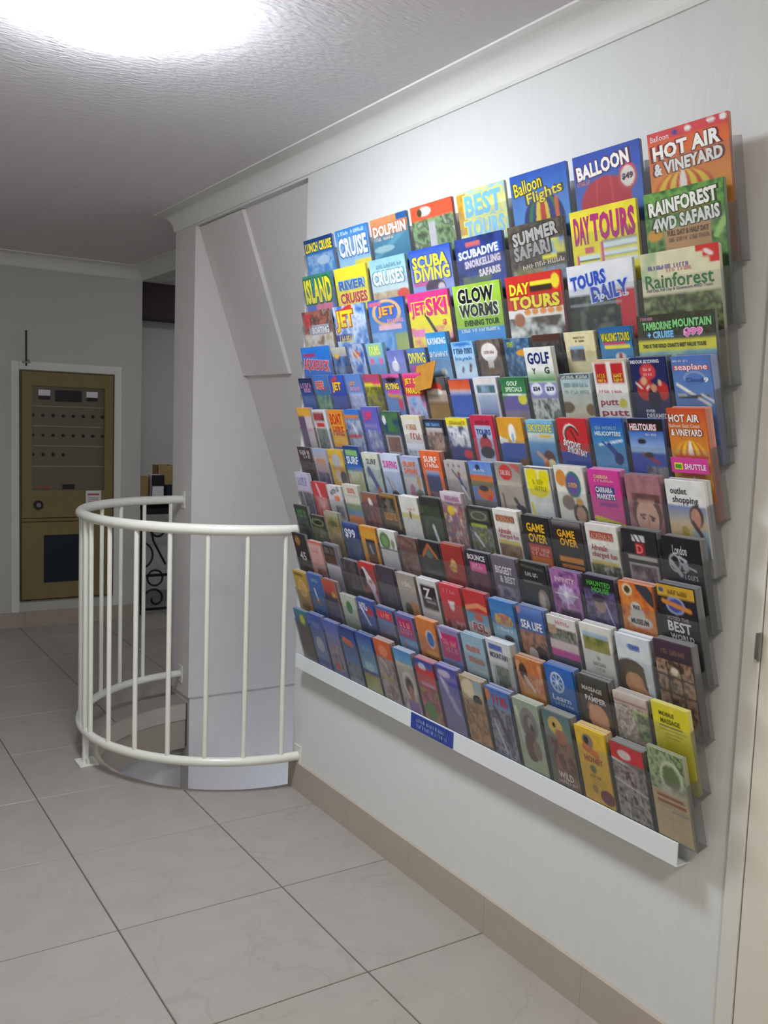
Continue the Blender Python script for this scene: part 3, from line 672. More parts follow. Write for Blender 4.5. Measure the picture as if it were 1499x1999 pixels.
# row | column | rise in mm | thickness in mm | look | base colour | artwork (u right, v down, v=1 at the foot of the part that shows)
LARGE = r'''
0|0|0|8|blue lunch cruise brochure with ship|2b6fc6|g 1c4f9c 3f8fd6;p .05 .45 .95 1.2 2b74cc,4a94dc,9cc4e4,2f7ed0 5;e .6 .62 .22 .12 b8d4ec;r 0 0 1 .10 1d3f78;t LUNCH_CRUISE .04 .10 .96 .36 f0dc3c 2a3a4a
0|1|0|8|sky blue cruise brochure with tall white title|4a96dc|g 2f7fd0 a8d4ec;t CRUISE .06 .22 .94 .72 f4f6fa 3a7ac0;r .52 .84 1 1.4 ecd83a;t FROM_DAILY .1 .06 .9 .15 cfe6fa
0|2|0|8|orange and teal dolphin cruise brochure|2f7a9c|r 0 0 1 .5 cf8a5e;r .72 0 1 .16 2c5c9a;v 0 .42 1 1.6 3c86a4 1f5f84;l 0 .95 1 .35 .06 4f9ab4;e .3 .75 .28 .08 9cc0c8;t DOLPHIN .05 .18 .95 .44 f6f0e8 b05a3a;t WATCH_CRUISES .06 .46 .6 .54 f0d8c4
0|3|0|8|red topped brochure with waterfall photo|c8502f|r 0 0 1 .34 d4583a;p 0 .34 1 1.6 2c3c26,5c7a44,8aa878,3a4c34,a8b89a 6;r .40 .42 .56 1.4 c4c0c4;e .34 .16 .16 .10 e4dcd0;e .22 .17 .06 .09 4a4a2c
0|4|0|8|pale tropical brochure lettered best tours|cfe0b8|p 0 0 1 1.4 f0e68a,bcd8a0,a4cce0,e8e070,cfe6ea 5;p 0 .05 .2 .9 5a7a8a,d8a83c,7a5a3a 4;t BEST .16 .10 .92 .56 7fc2ea eae27a 0;t TOURS .12 .62 .94 1.0 8ec8ea eae27a 0
0|5|0|8|blue brochure with rainbow striped balloon|2f62c0|g 2450b0 5a98dc;e .55 .98 .36 .52 232a6a;e .55 .98 .27 .52 2c7a4a;e .55 .98 .2 .52 26307a;e .53 .98 .12 .52 e8cc34;e .54 .98 .05 .52 c43a2c;l .78 .6 .78 1.2 .03 d8642c;t Balloon .06 .12 .56 .38 f4dc3c 4a4a1c 6;t Flights .28 .36 .9 .62 f4dc3c 4a4a1c 6
0|6|0|8|blue brochure with red balloon and price badge|2a50b4|g 2444ac 4a74c8;e .46 .92 .38 .46 c0283a;l .35 .5 .3 1.2 .012 d44a50;l .55 .48 .58 1.2 .012 d44a50;e .80 .56 .13 .23 c84a50;e .80 .56 .10 .17 f0e4de;t BALLOON .05 .14 .84 .40 fbf6f2 5a1c3c 5;t FLIGHTS .05 .46 .24 .54 e88a8a;t $49 .72 .50 .88 .62 4a2c3c
0|7|0|9|orange hot air and vineyard brochure|d86a2c|g d8402c e89a30;r 0 0 1 .16 d43c40;e .42 1.04 .38 .36 dc5a26;e .42 1.04 .33 .35 f0cc38;e .42 1.04 .24 .36 d8501f;e .42 1.04 .18 .36 f0d03c;e .42 1.04 .10 .36 d8501f;e .42 1.04 .05 .36 f8eee0;t Balloon .04 .06 .28 .15 f6d8d0;e .36 .09 .04 .04 4a3a8a;e .52 .08 .04 .04 f0f0f0;e .80 .06 .05 .03 f0f0f0;e .94 .06 .04 .05 f0f0f0;t HOT_AIR .06 .20 .90 .44 fbf8f2 6a1c20 2;t &_VINEYARD .06 .48 .92 .68 fbf8f2 6a1c20 2
1|0|0|8|green blue brochure with yellow island title|3a7a9c|g 3f8a72 3c6cb4;r 0 .82 1 1.4 5a78c4;r .34 .80 .92 1.02 d87a96;t ISLAND .02 .10 .96 .78 f0e43c 3a6a3c
1|1|0|8|yellow river cruises brochure|f0dc34|g f2e23c ecd42c;r .08 .34 .92 .60 5a8ad0;t RIVER .10 .34 .92 .58 3a6ac4 cfe070;t CRUISES .10 .66 .94 .94 c4304c f0e27a
1|2|0|8|pale teal cruises brochure with sandy foot|8cbccc|g 8abed0 d8e2e0;p 0 .8 1 1.5 d8c8ac,b89a78,c8b89c 4;e .84 .92 .16 .14 d84a3c;t CRUISES .06 .30 .92 .64 f4faf8 5a98ac;t WHITSUNDAY .2 .14 .9 .24 5c94a8
1|3|0|8|blue scuba diving brochure with yellow title|3a62c4|g 2c54bc 9aa8dc;r .04 .72 .56 .84 c85a9a;e .56 .9 .24 .18 4a3a4c;e .7 .92 .08 .1 d8c8c4;r 0 .95 1 1.5 8c96d8;t SCUBA .06 .16 .92 .44 f2e63a 2c4aa0;t DIVING .08 .44 .94 .74 f2e63a 2c4aa0
1|4|0|8|navy diving and snorkelling brochure with white letters|24306c|p 0 0 1 1.5 1e2858,2c3c84,3a4c9a,222c5c 4;p .1 .82 .7 1.5 3a5a7a,6a7a5a,2a4a8a 4;r .24 .10 .54 .20 c86a6a;t SCUBADIVE .06 .24 .90 .42 f2f4fa 3a6ac4 3;t SNORKELLING .18 .46 .92 .62 dcd8e8 8a6a9a 3;t SAFARIS .46 .68 .90 .84 e8e0e0 7a6a8a 3
1|5|0|8|dark summer safari brochure with grey letters|5c5348|p 0 0 1 1.5 4c4038,6a6054,3c3630,7a6c54 6;p .04 .88 1 1.5 6a7248,9a9060,8aa0b0,4a4c3c 6;t SUMMER .08 .10 .90 .36 b4b2b0 3a322c 5;t SAFARI .08 .38 .74 .66 a8a6a4 3a322c 5;p .74 .38 .98 .66 4a7ac0,e0d84a,7ab0d8 4;r .58 .66 .84 .74 e8dc4a;t HINTERLAND .22 .76 .96 .85 cfc4ac - 3
1|6|0|8|yellow day tours brochure with magenta title|f0e03a|t DAY .05 .12 .30 .62 b8307a;t TOURS .32 .10 .97 .60 b8307a;r .46 .64 .97 .74 e4ecec;r .46 .80 .97 .88 e4ecec;r .08 .82 .42 .90 e4ecec;r .08 .95 .42 1.02 e4ecec;r .46 .94 .97 1.02 e4ecec;r .46 .74 .97 .76 4a6a4a;r .46 .88 .97 .90 4a6a4a;r .08 .90 .42 .92 4a6a4a;r .46 .61 .97 .64 4a6a4a;r .44 .62 .48 1.1 d45a9a;r .06 .80 .10 1.1 d45a9a;r .2 .68 .34 .78 d86a7a
1|7|0|9|leafy green rainforest safaris brochure|4c7a3c|p 0 0 1 1.5 2c4a24,4c8038,78ac54,3c6430,5a8c48 7;r .10 .34 .84 .40 8a7a4a;r .24 .62 .82 .98 c89a6a;l .28 .66 .8 .62 .03 c89a6a;e .12 .70 .10 .10 d89a30;l .88 .86 .98 .62 .04 a4cc6c;t RAINFOREST .06 .12 .92 .36 f2f0e8 3a4a2c 3;t 4WD_SAFARIS .10 .40 .94 .62 f2f0e8 3a4a2c 3;t FULL_DAY_&_HALF_DAY .28 .66 .80 .75 6a4a2c;t GLOW_WORM_AND_NIGHT_SAFARIS .29 .78 .80 .85 8a6a4a
2|0|0|8|brown jet boating brochure with sandy foot|8a5a4c|p 0 0 1 1.5 7a3c34,a86a5c,5c3c38,b49a8a 5;p 0 .64 1 1.5 c4a87c,e0dcd4,9a7a5a 5;p .2 .40 .9 .66 9a9eac,b8bcc8 4;t JET .06 .08 .32 .58 c83c48;t BOATING .30 .44 .90 .64 f2f2f4 6a6470
2|1|0|8|blue and white jet brochure with red swoosh|5c84c8|p 0 0 1 1.5 3a6ac0,8ab0e0,d8e4f2,4a78c8 4;l .2 .2 .55 .05 .07 d8402c;r 0 .74 .45 .92 3a3a9a;t JET .06 .12 .62 .68 f4d838 c84a2c;t EXTREME .1 .78 .56 .96 f0dc3a
2|2|0|8|blue jet brochure with swirling orange ring|3a6cc0|g 2c5cb8 5a90cc;o .50 .34 .40 .32 d8b07a;e .5 .36 .30 .22 3f70c2;t JET .26 .18 .74 .46 f2a83a 5a4a9a;r .04 .06 .38 .16 c86a8a;t BOATING .5 .5 .94 .60 e09aae;r .24 .64 .86 .76 e8b8c4;p .66 .86 1 1.5 b0b060,8aa068 3;p 0 .82 .6 1.5 4a84c0,86aedc,3a6cb0 6
2|3|0|8|magenta and yellow jet ski brochure|d8488a|g d83c84 dc4488;r 0 .42 1 .86 f0e034;p 0 .80 1 1.5 e87ab0,f0e048,d85a94 4;l .40 .5 .62 .95 .035 3a3a3a;t JET .06 .22 .42 .60 d8307c f2e63a;t SKI .44 .16 .94 .56 d8307c f2e63a;r .04 .84 .34 1.02 e88ab8;t $ .8 .66 .9 .80 d84a5a
2|4|0|8|lime green glow worms brochure|9cc43c|g a4cc44 94bc38;r 0 .94 1 1.4 4a94d4;t GLOW .10 .08 .86 .40 151812 e6ecd8;t WORMS .10 .42 .92 .70 151812 e6ecd8;t EVENING_TOUR .18 .76 .92 .89 24421c;t BOOK_AT_RECEPTION .1 .95 .9 1.02 dceaf6
2|5|0|8|red and yellow day tours brochure|d4342c|r 0 .68 1 1.5 ece8e2;p 0 .84 1 1.5 ece8e2,b8bcb4,5a5048,4a3a34 5;r .46 .16 .92 .24 f0e03a;r .44 .24 .84 .36 3c2c20;e .9 .20 .07 .14 ecd838;t DAY .07 .15 .44 .38 f4e438 a82a20;t TOURS .06 .41 .95 .67 f4e438 a82a20;e .36 .74 .06 .06 e8983c;e .50 .74 .06 .06 e8983c;e .64 .74 .06 .06 e8983c;e .78 .74 .06 .06 e8983c;e .92 .74 .06 .06 e8983c;e .2 .88 .10 .14 a86a4a
2|6|0|8|white and black tours daily brochure with blue letters|e2e2e6|p 0 .55 1 1.5 1c1e24,3a4a34,2a2c34,6a745c 5;r .72 .52 1 .78 c8303c;r .78 .78 1 1.5 c8303c;r 0 .72 .8 .74 a8b0b4;t TOURS .05 .16 .60 .42 2f50b8 c8d0ec 6;t DAILY .36 .38 .92 .66 2f50b8 c8d0ec 6;t 10 .46 .56 .56 .66 f0f0f0;t $129 .78 .58 .92 .66 f4dede
2|7|0|9|cream rainforest brochure with red corner|ded6b4|p 0 0 .22 .5 ded6b4,a8b890,ded6b4 3;p 0 .72 1 1.5 4a5c34,8a9a5a,3c3426,6a8048,a8ac84 7;r 0 .66 1 .72 ded6b4;r .72 0 1 .10 cc3a34;r .80 .1 1 .2 cc3a34;r .88 .2 1 .3 cc3a34;t Rainforest .05 .37 .92 .60 2f7a3c;t SOUTHERN_CROSS .10 .22 .62 .29 7a6aa8;t 4WD_TOURS .34 .29 .66 .35 d08a8a;t Half_Day,_Full_Day_&_Glowworm_4WD_Tours .06 .60 .90 .67 5a6478;l .84 .10 .90 .16 .03 f0d8d4
3|0|0|8|bright blue brochure with red slanting title|2f74cc|g 2f7cd6 2a6cc4;r .08 .18 .5 .28 a83c6c;r 0 .84 1 .94 7a4a84;t AQUADUCK .04 .36 .94 .70 d83038 e0b8c8 -4
3|7|-6|9|dark forest brochure with green mountain title|33382c|p 0 0 1 .5 2a2c24,4c5040,3a3428,5c6450 7;p 0 .62 1 1.5 9ac4c8,6aa8c0,a8ccb8,5a98b8 4;r 0 .44 1 .62 e4dc34;t TAMBORINE .08 .12 .46 .26 8ad08a 2c4a30;t MOUNTAIN .48 .10 .96 .24 8ad08a 2c4a30;t +_CRUISE .14 .28 .48 .40 8ac8ea 3a6a8c;t $99 .62 .26 .84 .40 e87abc f4d8ea;t CLASSIC .06 .04 .22 .09 c890a8;t THIS_IS_THE_GOLD_COAST'S_BEST_VALUE_TOUR! .06 .49 .88 .56 3c3c1c
'''
SMALL = r'''
3|2|17|14|white topped leaflet with dark boat photo|5a6c94|g c8c4bc 3a4460;p 0 .4 1 1.5 2c344c,5a74a8,8a9cb8 5;e .3 .38 .16 .10 d8b04a
3|3|22|14|blue leaflet with orange kayak photo|3a5cb0|p 0 0 1 1.5 2c50ac,6a8cc8,c0c8d4,3c60b4 5;e .5 .42 .22 .14 c8703c;l .3 .2 .7 .7 .05 c4b8b0
3|4|19|14|aqua leaflet with lime lettering|7ab4cc|g 8cc0d4 6a9ad0;r .12 .08 .84 .50 a8cc70;r .12 .60 .34 .82 d86a9c;r .66 .60 .88 .82 d86a9c;t CITY .2 .12 .78 .28 eef2a0 6a8a4a;t SIGHTS .16 .30 .82 .46 eef2a0 6a8a4a
3|5|-10|14|lilac blue leaflet with white yacht|7a80c4|g 6a74c0 9aa0d4;e .4 .6 .2 .2 ece8f0;l .45 .3 .5 .7 .03 f2f0f4
3|6|-8|14|blue leaflet with yellow diving title|5a78b8|g 5a7cc0 6a70b4;t DIVING .06 .16 .94 .56 f0e43a 3a5aa0;r .1 .66 .7 .9 b04a94
3|7|33|16|bright blue kayaking leaflet|3f90cc|g 3c90d0 5aa4d4;v 0 .55 1 1.5 5a84b4 9cc4e0;t KAYAKING .05 .14 .95 .32 eef6fc;t Snorkelling .06 .52 .94 .66 dceaf6;e .6 1.1 .14 .1 eef2e4
3|8|-1|14|pale blue kayak leaflet with script title|8cc0e4|g 7ab8e4 cfe2f0;t Chelsea .08 .22 .92 .40 2c4c84;t kayak .10 .48 .90 .64 2f84d4;e .5 .1 .4 .06 3a7cc8;l .35 1.0 .4 .86 .04 5a3a34;l .7 .98 .76 .78 .05 6a3c30
3|9|-1|14|brown leaflet with white balloon disc|6c5c54|p 0 0 1 1.5 5c4c44,7a6a60,54443c 4;e .5 .42 .34 .30 e4dfda;v .38 .68 .62 1.0 d8d2cc b8b0a8;e .5 1.0 .2 .08 7a5a30;t Vintage .28 .36 .72 .46 b08a80
3|10|-5|14|teal and dark leaflet with orange canoe|54788c|p 0 0 1 1.5 6a9ab4,2c4468,4a6c94,8ab0c0 5;e .7 .46 .24 .10 e0a030;t ECO .14 .10 .40 .26 a8c440
3|11|-1|12|dark grey leaflet with brown photo|4a4646|p 0 0 1 1.5 2c2a2c,5a5450,3c3c40,7a6a5c 5;r 0 0 1 .2 54342c
3|12|-1|12|cream leaflet with small dark photo|e4d8ac|g e8dcb0 e0d2a4;p .14 .50 .62 .86 2c3a4a,5a4a44,7a8494 4;r .14 .42 .62 .50 9ac0dc;t Devonshire .3 .14 .7 .20 8a7a5a;t &_Tea .36 .24 .66 .30 8a7a5a;e .78 .66 .12 .12 d8c890
3|13|3|12|blue walking tours leaflet with yellow title|3a74a8|g 2c64a4 4a98c8;r .1 .42 .8 .50 c84a6a;r .14 .52 .92 .60 ecd83a;t WALKING_TOURS .06 .16 .94 .40 ecdc3c 3a5a3c;e .6 .84 .16 .12 e8e0d8;l .6 .78 .6 .92 .05 c8404c
4|0|16|14|dark navy leaflet with pink lettering|2c2c54|g 26264c 3c5ca8;t PARTY .1 .2 .9 .4 d890b0;t BUS .3 .42 .8 .58 d890b0;e .5 .9 .4 .12 4a70b8
4|1|24|16|blue reef leaflet with red title|4a70b4|g 4474c0 4a6c84;p 0 .7 1 1.5 4a7a6c,8aa888,3c5c74 4;t REEF .14 .20 .70 .46 d8443c e0c0c0;t DIVE .50 .40 .86 .52 d8443c
4|2|22|16|blue jet leaflet with yellow and red title|3458b4|g 2f58bc 3c4c9c;l .2 .2 .5 .1 .06 cc3c2c;t JET .14 .24 .76 .60 f2d438 b83c2c;r .1 .64 .7 .80 3840a0
4|3|24|16|lilac blue jet boat leaflet|6480c0|g 5a84cc 8088bc;t JET .16 .26 .60 .42 e0a04c;t BOAT .2 .44 .84 .56 e09098;p .1 .66 1 1.4 8a90c4,b8c0dc,5a6cb0 6
4|4|20|16|red topped leaflet with yellow olive art|8a6a3c|r 0 0 1 .30 cc3c48;r .06 .06 .92 .26 a84a70;r 0 .34 1 .48 ecdc38;p 0 .46 1 1.5 6a6428,a89c30,4c5438,8a8430 4;r .5 .3 1 .4 d84a70
4|5|19|16|black and pink flying leaflet|5a4a84|g 4a3a70 6c8cc4;r 0 0 .5 .14 c85a9a;r .5 0 1 .14 d860a0;e .5 .2 .3 .1 241c20;t FLYING .12 .30 .88 .50 f0e038 8a2c4c;r .2 .52 .9 .64 d0489c;l .2 .7 .9 .74 .05 d89a30;e .8 .98 .12 .2 d83c4c
4|6|18|16|red and pink jet ski parasail leaflet|d0405a|g d83c74 d0443c;t JET_SKI .08 .14 .92 .34 f2dc34 b02a3c;t PARASAIL .08 .40 .92 .58 f2dc34 b02a3c;p 0 .66 1 1.5 5a8cd0,a8c8e8,d890b4,6a6cb0 5;r 0 0 1 .06 e060a8
4|7|2|20|dark leaflet with red boat on pale sand|5c4e4c|p 0 0 1 .4 4c4648,6a6468 4;v 0 .38 1 .70 b8a89c c0a890;e .5 .28 .30 .12 c8402c;e .5 .42 .3 .08 e0d8d0;v 0 .72 1 1.5 8a6230 b08a3c
4|8|-6|22|orange topped leaflet over deep blue sea|3c60b8|v 0 0 1 .34 c84c30 d8683c;v 0 .34 1 .50 c8b8bc 6a80bc;v 0 .50 1 1.6 3458b4 3f6cc8
4|9|-3|18|white bordered leaflet with island photos|d4d4da|r .12 .24 .90 .50 4a6c9c;p .16 .26 .86 .48 3c5c8c,5a7a5c,8aa4c4 5;v .12 .56 .90 1.6 b8c8e0 2c4c94;r .04 .06 .9 .2 dcd8d4
4|10|-6|18|green golf specials leaflet with yellow seal|3c7c48|g 34744a 489058;e .5 1.0 .70 .46 6c62a8;v 0 1.0 1 1.6 8a7c9c a49a7c;e .80 .66 .17 .16 e8e034;t GOLF .26 .10 .70 .24 e0f0da;t SPECIALS .18 .28 .84 .42 e0f0da;e .5 .52 .5 .03 f0f4ec
4|11|70|14|tall white golf leaflet with navy title|ecece8|v 0 .48 1 .68 d8e4d0 4c8c48;v 0 .68 1 .76 5a9c50 f0f0ee;r 0 .72 1 1.7 8c90c4;e .25 .86 .20 .13 e4e4f0;e .75 .86 .20 .13 e4e4f0;p 0 1.04 1 1.8 3c4434,d8dcd8,5c6448,8a8c84 5;t GOLF .10 .10 .90 .34 1f2a78;t Y .2 .42 .34 .54 3c4c3c;t G .66 .40 .84 .54 3c4c3c;t $24 .12 .80 .38 .90 2c3058;t $39 .62 .80 .90 .90 2c3058
4|12|-1|18|pale mountain retreat leaflet with dark heading bar|b8c8c4|g a4c0cc d0ccb4;r .02 .02 .98 .14 3c4444;t MOUNTAIN_RETREAT .06 .04 .94 .12 dce4e0;t Tamborine .1 .24 .9 .36 8ca8a8;t Mountain .1 .44 .9 .54 9ab0a8;e .12 .92 .24 .16 7a6444;e .9 .98 .16 .16 84684c
4|13|29|22|white mini golf leaflet with two red panels|eeeae4|r 0 0 1 .03 c8a048;r .06 .06 .42 .48 c0282c;r .56 .06 .94 .48 c0282c;t KIDS .12 .28 .36 .36 f0d83c;t FREE .12 .38 .36 .45 f0d83c;t 2FOR1 .62 .28 .88 .36 f0d83c;t PLAY .62 .38 .88 .45 f0d83c;t putt .10 .82 .66 .98 b02c44;e .80 .90 .12 .10 d8c83c;t supa_golf .1 .62 .8 .68 c87a90;t putt .10 1.04 .94 1.2 b02c44
4|14|30|24|navy indoor skydiving leaflet with red fliers|232c60|g 1f2a62 2a2c54;e .48 .28 .22 .16 d4424a;e .36 .62 .24 .22 c0342c;e .84 .66 .16 .18 b8302c;e .58 .80 .17 .20 1c2038;e .34 .46 .09 .08 e0a888;e .60 .60 .08 .08 d09878;e .78 .50 .05 .06 d8b090;l .12 .5 .26 .6 .02 f0e8e4;l .46 .56 .40 .62 .02 f0e8e4;t INDOOR_SKYDIVING .02 .04 .84 .11 e8eaf4;t SAFE_FUN .36 .20 .60 .26 f4c8c4;t LEARN_TO_FLY .36 .30 .60 .36 f4c8c4;t EVER .30 1.02 .56 1.08 dde0ea;t DREAMED? .30 1.10 .94 1.20 e8eaf2
4|15|29|26|blue seaplane leaflet with white plane|5c78b8|g 5a78c0 5f88c4;l .10 .66 .88 1.14 .035 f0ede8;l .12 .96 .86 .94 .03 2c343c;l .70 .90 .98 1.06 .03 e8e8e8;l .1 .92 .3 .92 .02 e8e6e0;o .56 .52 .28 .16 9ab0d8;e .56 .56 .26 .12 5c7cc0;t COME_FLY_IN_A .04 .08 .44 .13 dce4f2;t seaplane .08 .18 .92 .36 fdf4f4 d84a5c;t Cloud .34 .50 .78 .60 3c5c9c;t 9 .80 .50 .92 .62 f4f4f8
5|0|30|16|yellow topped leaflet over purple stripe|b09a9a|r 0 0 1 .26 e0a83c;r 0 .26 .5 1.6 6a5474;r .5 .26 1 1.6 d0c0c4;r .56 .6 .9 .7 c8a0b0
5|1|23|16|white leaflet with dark red photos|c8c0c0|r 0 0 1 .06 dcdada;p .06 .1 .8 .34 7a2c34,a84a4c,5c3438 4;r .2 .40 .74 .52 c83c40;p .1 .56 .9 1.4 4a4c48,8a908c,2c3030 5;r .86 .06 1 1.6 dcd8da
5|2|24|16|orange boat hire leaflet with red letters|e09c30|v 0 0 1 1.0 e08c30 ecb83c;t BOAT .10 .10 .90 .44 c8382c;t HIRE .14 .48 .90 .76 c8382c;r 0 1.1 1 1.6 4a78b0
5|3|26|16|blue leaflet with orange band and water skier|4470b4|r 0 0 1 .16 3c74d0;r 0 .18 .9 .30 d0843c;p 0 .34 1 1.5 4c5c94,8c98b8,b8c0d0,5c6ca4 5;l .1 .88 .8 .84 .06 c0404c;l .45 .5 .6 .8 .04 d8d4e0
5|4|36|16|violet leaflet with pink jump title|5c58ac|g 6460b8 6068b0;t JUMP .10 .10 .62 .42 e0406c;r .06 .48 .84 .56 8a80b8;p .2 .62 .9 1.2 9aa0c0,5a60a0,c0c4d0 5;r .4 1.2 .8 1.4 e04a90
5|5|22|16|dark blue leaflet with framed brown picture|34486c|p 0 0 1 .6 24386c,3c5c54,4c8040,2c3c64 4;e .16 .24 .1 .12 d4d8dc;r .08 .66 .92 1.18 c8b8b4;p .14 .70 .86 1.12 6a4038,8c6458,4c302c 4;r 0 1.2 1 1.6 3c3c48
5|6|10|22|cream leaflet with rust coloured leaf script|d8d4cc|r 0 0 1 .12 dcd2b0;t Dreams .2 .24 .74 .40 c07848;t Cafe .34 .50 .88 .68 c04c44;v 0 .8 1 1.5 e4e4ea c4c8d4;p 0 1.0 1 1.6 3c4468,d8dce4 6
5|7|0|18|black leaflet with blue heading and canyon photo|2c2c34|r .10 .10 .86 .26 2c4c78;t THE_CANYON .14 .12 .82 .24 8ab4e0;p .10 .38 .90 1.14 8c5a4c,c0a898,5c3c38,d8ccc0 5;v .10 .30 .90 .46 ccc8c4 a8a0a0;r 0 1.16 1 1.6 1c1c22
5|8|7|18|yellow topped leaflet over city skyline|a0a8b8|r 0 0 1 .22 ecd834;t SKYPOINT .16 .08 .9 .18 a8942c;p 0 .22 1 .9 3c4c78,c8ccd4,e4e4e8,5c6484 5;r 0 .8 1 1.6 34427c;e .82 1.0 .22 .12 c83440
5|9|15|18|crimson framed tours leaflet|c0304c|r .16 .26 .86 1.3 a8b4d0;e .52 .74 .26 .22 b83448;e .54 .94 .30 .16 3c3038;e .54 .52 .1 .08 3c3440;r .16 1.1 .86 1.3 d8d4d8;t TOURS .20 .34 .82 .48 2c4c94;t BIKE .22 .12 .8 .22 8c2440
5|10|11|16|orange leaflet with white tower over blue sea|d8982c|g dc9a2c d8a848;e .56 .40 .14 .24 f0ece4;r .50 .4 .62 .66 eceae6;e .56 .52 .05 .12 8cb4c4;e .2 .64 .16 .08 e8e4dc;v 0 .66 1 1.7 3c58a8 34509c;e .9 1.22 .24 .18 7a5c30;e .06 .6 .1 .1 e4e4e4
5|11|7|16|sky blue skydive leaflet with pastel title|8cb8cc|g 84bcd8 4c80b8;v 0 .34 1 .6 d8dccc 6a9cc4;t SKYDIVE .06 .10 .94 .30 e8d440 4c9ccc;r .44 .36 .88 .44 d8b850;e .70 1.0 .22 .24 5c3c34;e .76 1.12 .14 .14 d8d4a4;e .56 1.08 .10 .14 c86c3c;l .30 .84 .52 1.0 .05 d0a080;e .78 1.28 .16 .08 2c4c54
5|12|13|16|red and blue skydive leaflet with parachute|c83034|r 0 .82 1 1.7 34489c;l .6 .82 1 .70 .10 c83034;o .44 .40 .26 .26 f0e8e4;o .46 .42 .24 .24 2c2c30;r .5 .44 .9 .7 c83034;l .46 .30 .60 .56 .02 2c2424;t SKYDIVE .14 .56 .72 .72 f6f2f0 8c2430 -10;t BYRON_BAY .26 .74 .92 .90 f6f2f0 2c3c8c -10
5|13|16|16|deep blue helicopters leaflet|2f68b4|v 0 .22 1 1.6 2c74b8 6cb0d4;r 0 0 1 .14 2c5cc0;l .20 .62 .92 .50 .03 c8dcec;l .50 .62 .78 .90 .07 1f4494;e .76 .92 .14 .14 1c3878;l .3 .56 .5 .66 .025 1f4c94;t SEA_WORLD .12 .18 .80 .26 8ab0e4;t HELICOPTERS .10 .30 .92 .40 e4eef8
5|14|16|16|black topped helicopter tours leaflet over sea|2c4c9c|r 0 0 1 .26 1c1c24;v 0 .26 1 .72 3c6cc4 a0c0e4;v 0 .72 1 1.6 3850b0 3458b8;e .36 .48 .12 .06 34303c;l .36 .74 .76 .92 .04 a83440;e .52 .76 .14 .06 241c28;p .40 1.0 1 1.6 6a6c78,9c9ca4,4c5060 6;t HELITOURS .06 .10 .82 .24 eef0f4 c04438;t Gold_Coast .5 .30 .8 .35 d0dcf0
5|15|41|24|orange hot air balloon leaflet|d8602c|g d4502c e0a038;e .52 .92 .44 .36 e8b038;e .52 .92 .33 .36 dc6426;e .52 .92 .25 .36 f0cc38;e .52 .92 .14 .36 dc6426;e .52 .92 .07 .36 f6ecdc;l .12 .84 .92 .84 .035 d8582a;l .10 .94 .94 .94 .06 ecc034;l .16 1.06 .88 1.06 .05 c8402c;l .26 1.16 .78 1.16 .05 d85a2c;t HOT_AIR .04 .10 .84 .24 fbf6f0 9c3020;t Balloon_East_Coast .04 .27 .84 .33 f4dccc;t &_VINEYARD .06 .36 .88 .48 fbf6f0 9c3020
6|0|6|14|dark leaflet with grey lettering and maroon photo|4a4446|p 0 0 1 1.5 2c2c30,5c4448,3c3438,7a7478 4;t PARK .16 .14 .9 .34 c8c4c4;t ZOO .4 .36 .9 .5 c8c4c4
6|1|5|16|pale blue leaflet with peach script|b8a8b0|v 0 0 1 .4 9cb0d0 c0a8ac;t Byron .2 .34 .84 .52 d88c54;v 0 .5 1 1.2 c4a8a8 b49ca0;p .1 .82 .9 1.6 2c3460,8c8498 5
6|2|6|16|yellow leaflet with pale disc and couple|d8b448|v 0 0 1 .3 d8bc3c d89c3c;e .5 .36 .32 .22 b8b4b4;r .16 .58 .9 .68 d08850;e .46 .86 .18 .2 d0b8b8;e .8 .92 .24 .24 4c3840
6|3|24|16|navy surf leaflet with green and white band|2c5090|v 0 0 1 .2 203c7c 2c4c84;r .12 .12 .88 .30 8cb478;t SURF .12 .30 .88 .54 e4ecf2 2c5cac;r 0 .56 1 .74 2f68bc;p 0 .74 1 1.5 8cb8b8,c8c898,a09878 4;l .1 .9 .2 1.4 .06 c09078
6|4|6|16|white leaflet with surfer riding a wave|c8ccc4|v 0 0 1 .2 dcdcd0 d4d4b8;t SURF .24 .16 .84 .32 5a6464;p 0 .3 1 1.5 a8b4b4,c4ccc8,6c7c90 4;l .3 .5 .74 1.1 .10 384c90;e .7 1.08 .1 .12 c8683c
6|5|7|16|pale blue leaflet with pink surf heading|bcc8e0|v 0 0 1 1.4 d0d8ec a0b8dc;t SURFING .10 .18 .92 .40 d84898;l .2 .7 .5 1.3 .03 a08078;l .4 .8 .66 1.2 .03 c0a890;e .5 1.16 .2 .1 2c2c34
6|6|6|16|lilac leaflet with orange lettering and couple|a8a8c0|v 0 0 1 .2 a0b0dc b8b8cc;t SURF .12 .14 .8 .30 e07034;t SAFARI .12 .34 .84 .50 e07034;v 0 .6 1 1.4 ccc8c8 a8a8b4;e .8 .74 .1 .2 c8a060;e .4 1.1 .16 .3 a86a80;e .76 1.1 .2 .16 5c6850
6|7|29|18|orange framed surf leaflet standing proud|e06c38|r .10 .08 .90 .44 e4643c;r .14 .54 .84 1.5 34406c;v .14 .50 .84 .62 a0b0d8 4c5c8c;p .14 1.02 .84 1.5 9c7468,2c3450 4;t SURF .16 .12 .84 .28 fae8dc;t SCHOOL .16 .30 .86 .40 fae8dc
6|8|6|16|grey beach leaflet with windsurfer|b4aaa8|g bcb4b4 a89c98;e .2 .18 .05 .05 7a5c5c;e .45 .18 .05 .05 7a5c5c;e .7 .18 .05 .05 7a5c5c;l .34 .34 .86 .96 .025 443c40;l .62 .60 .80 1.05 .06 3c4c84;e .62 .46 .08 .08 8c4c44;l .7 .9 .9 1.3 .04 e4e4e8
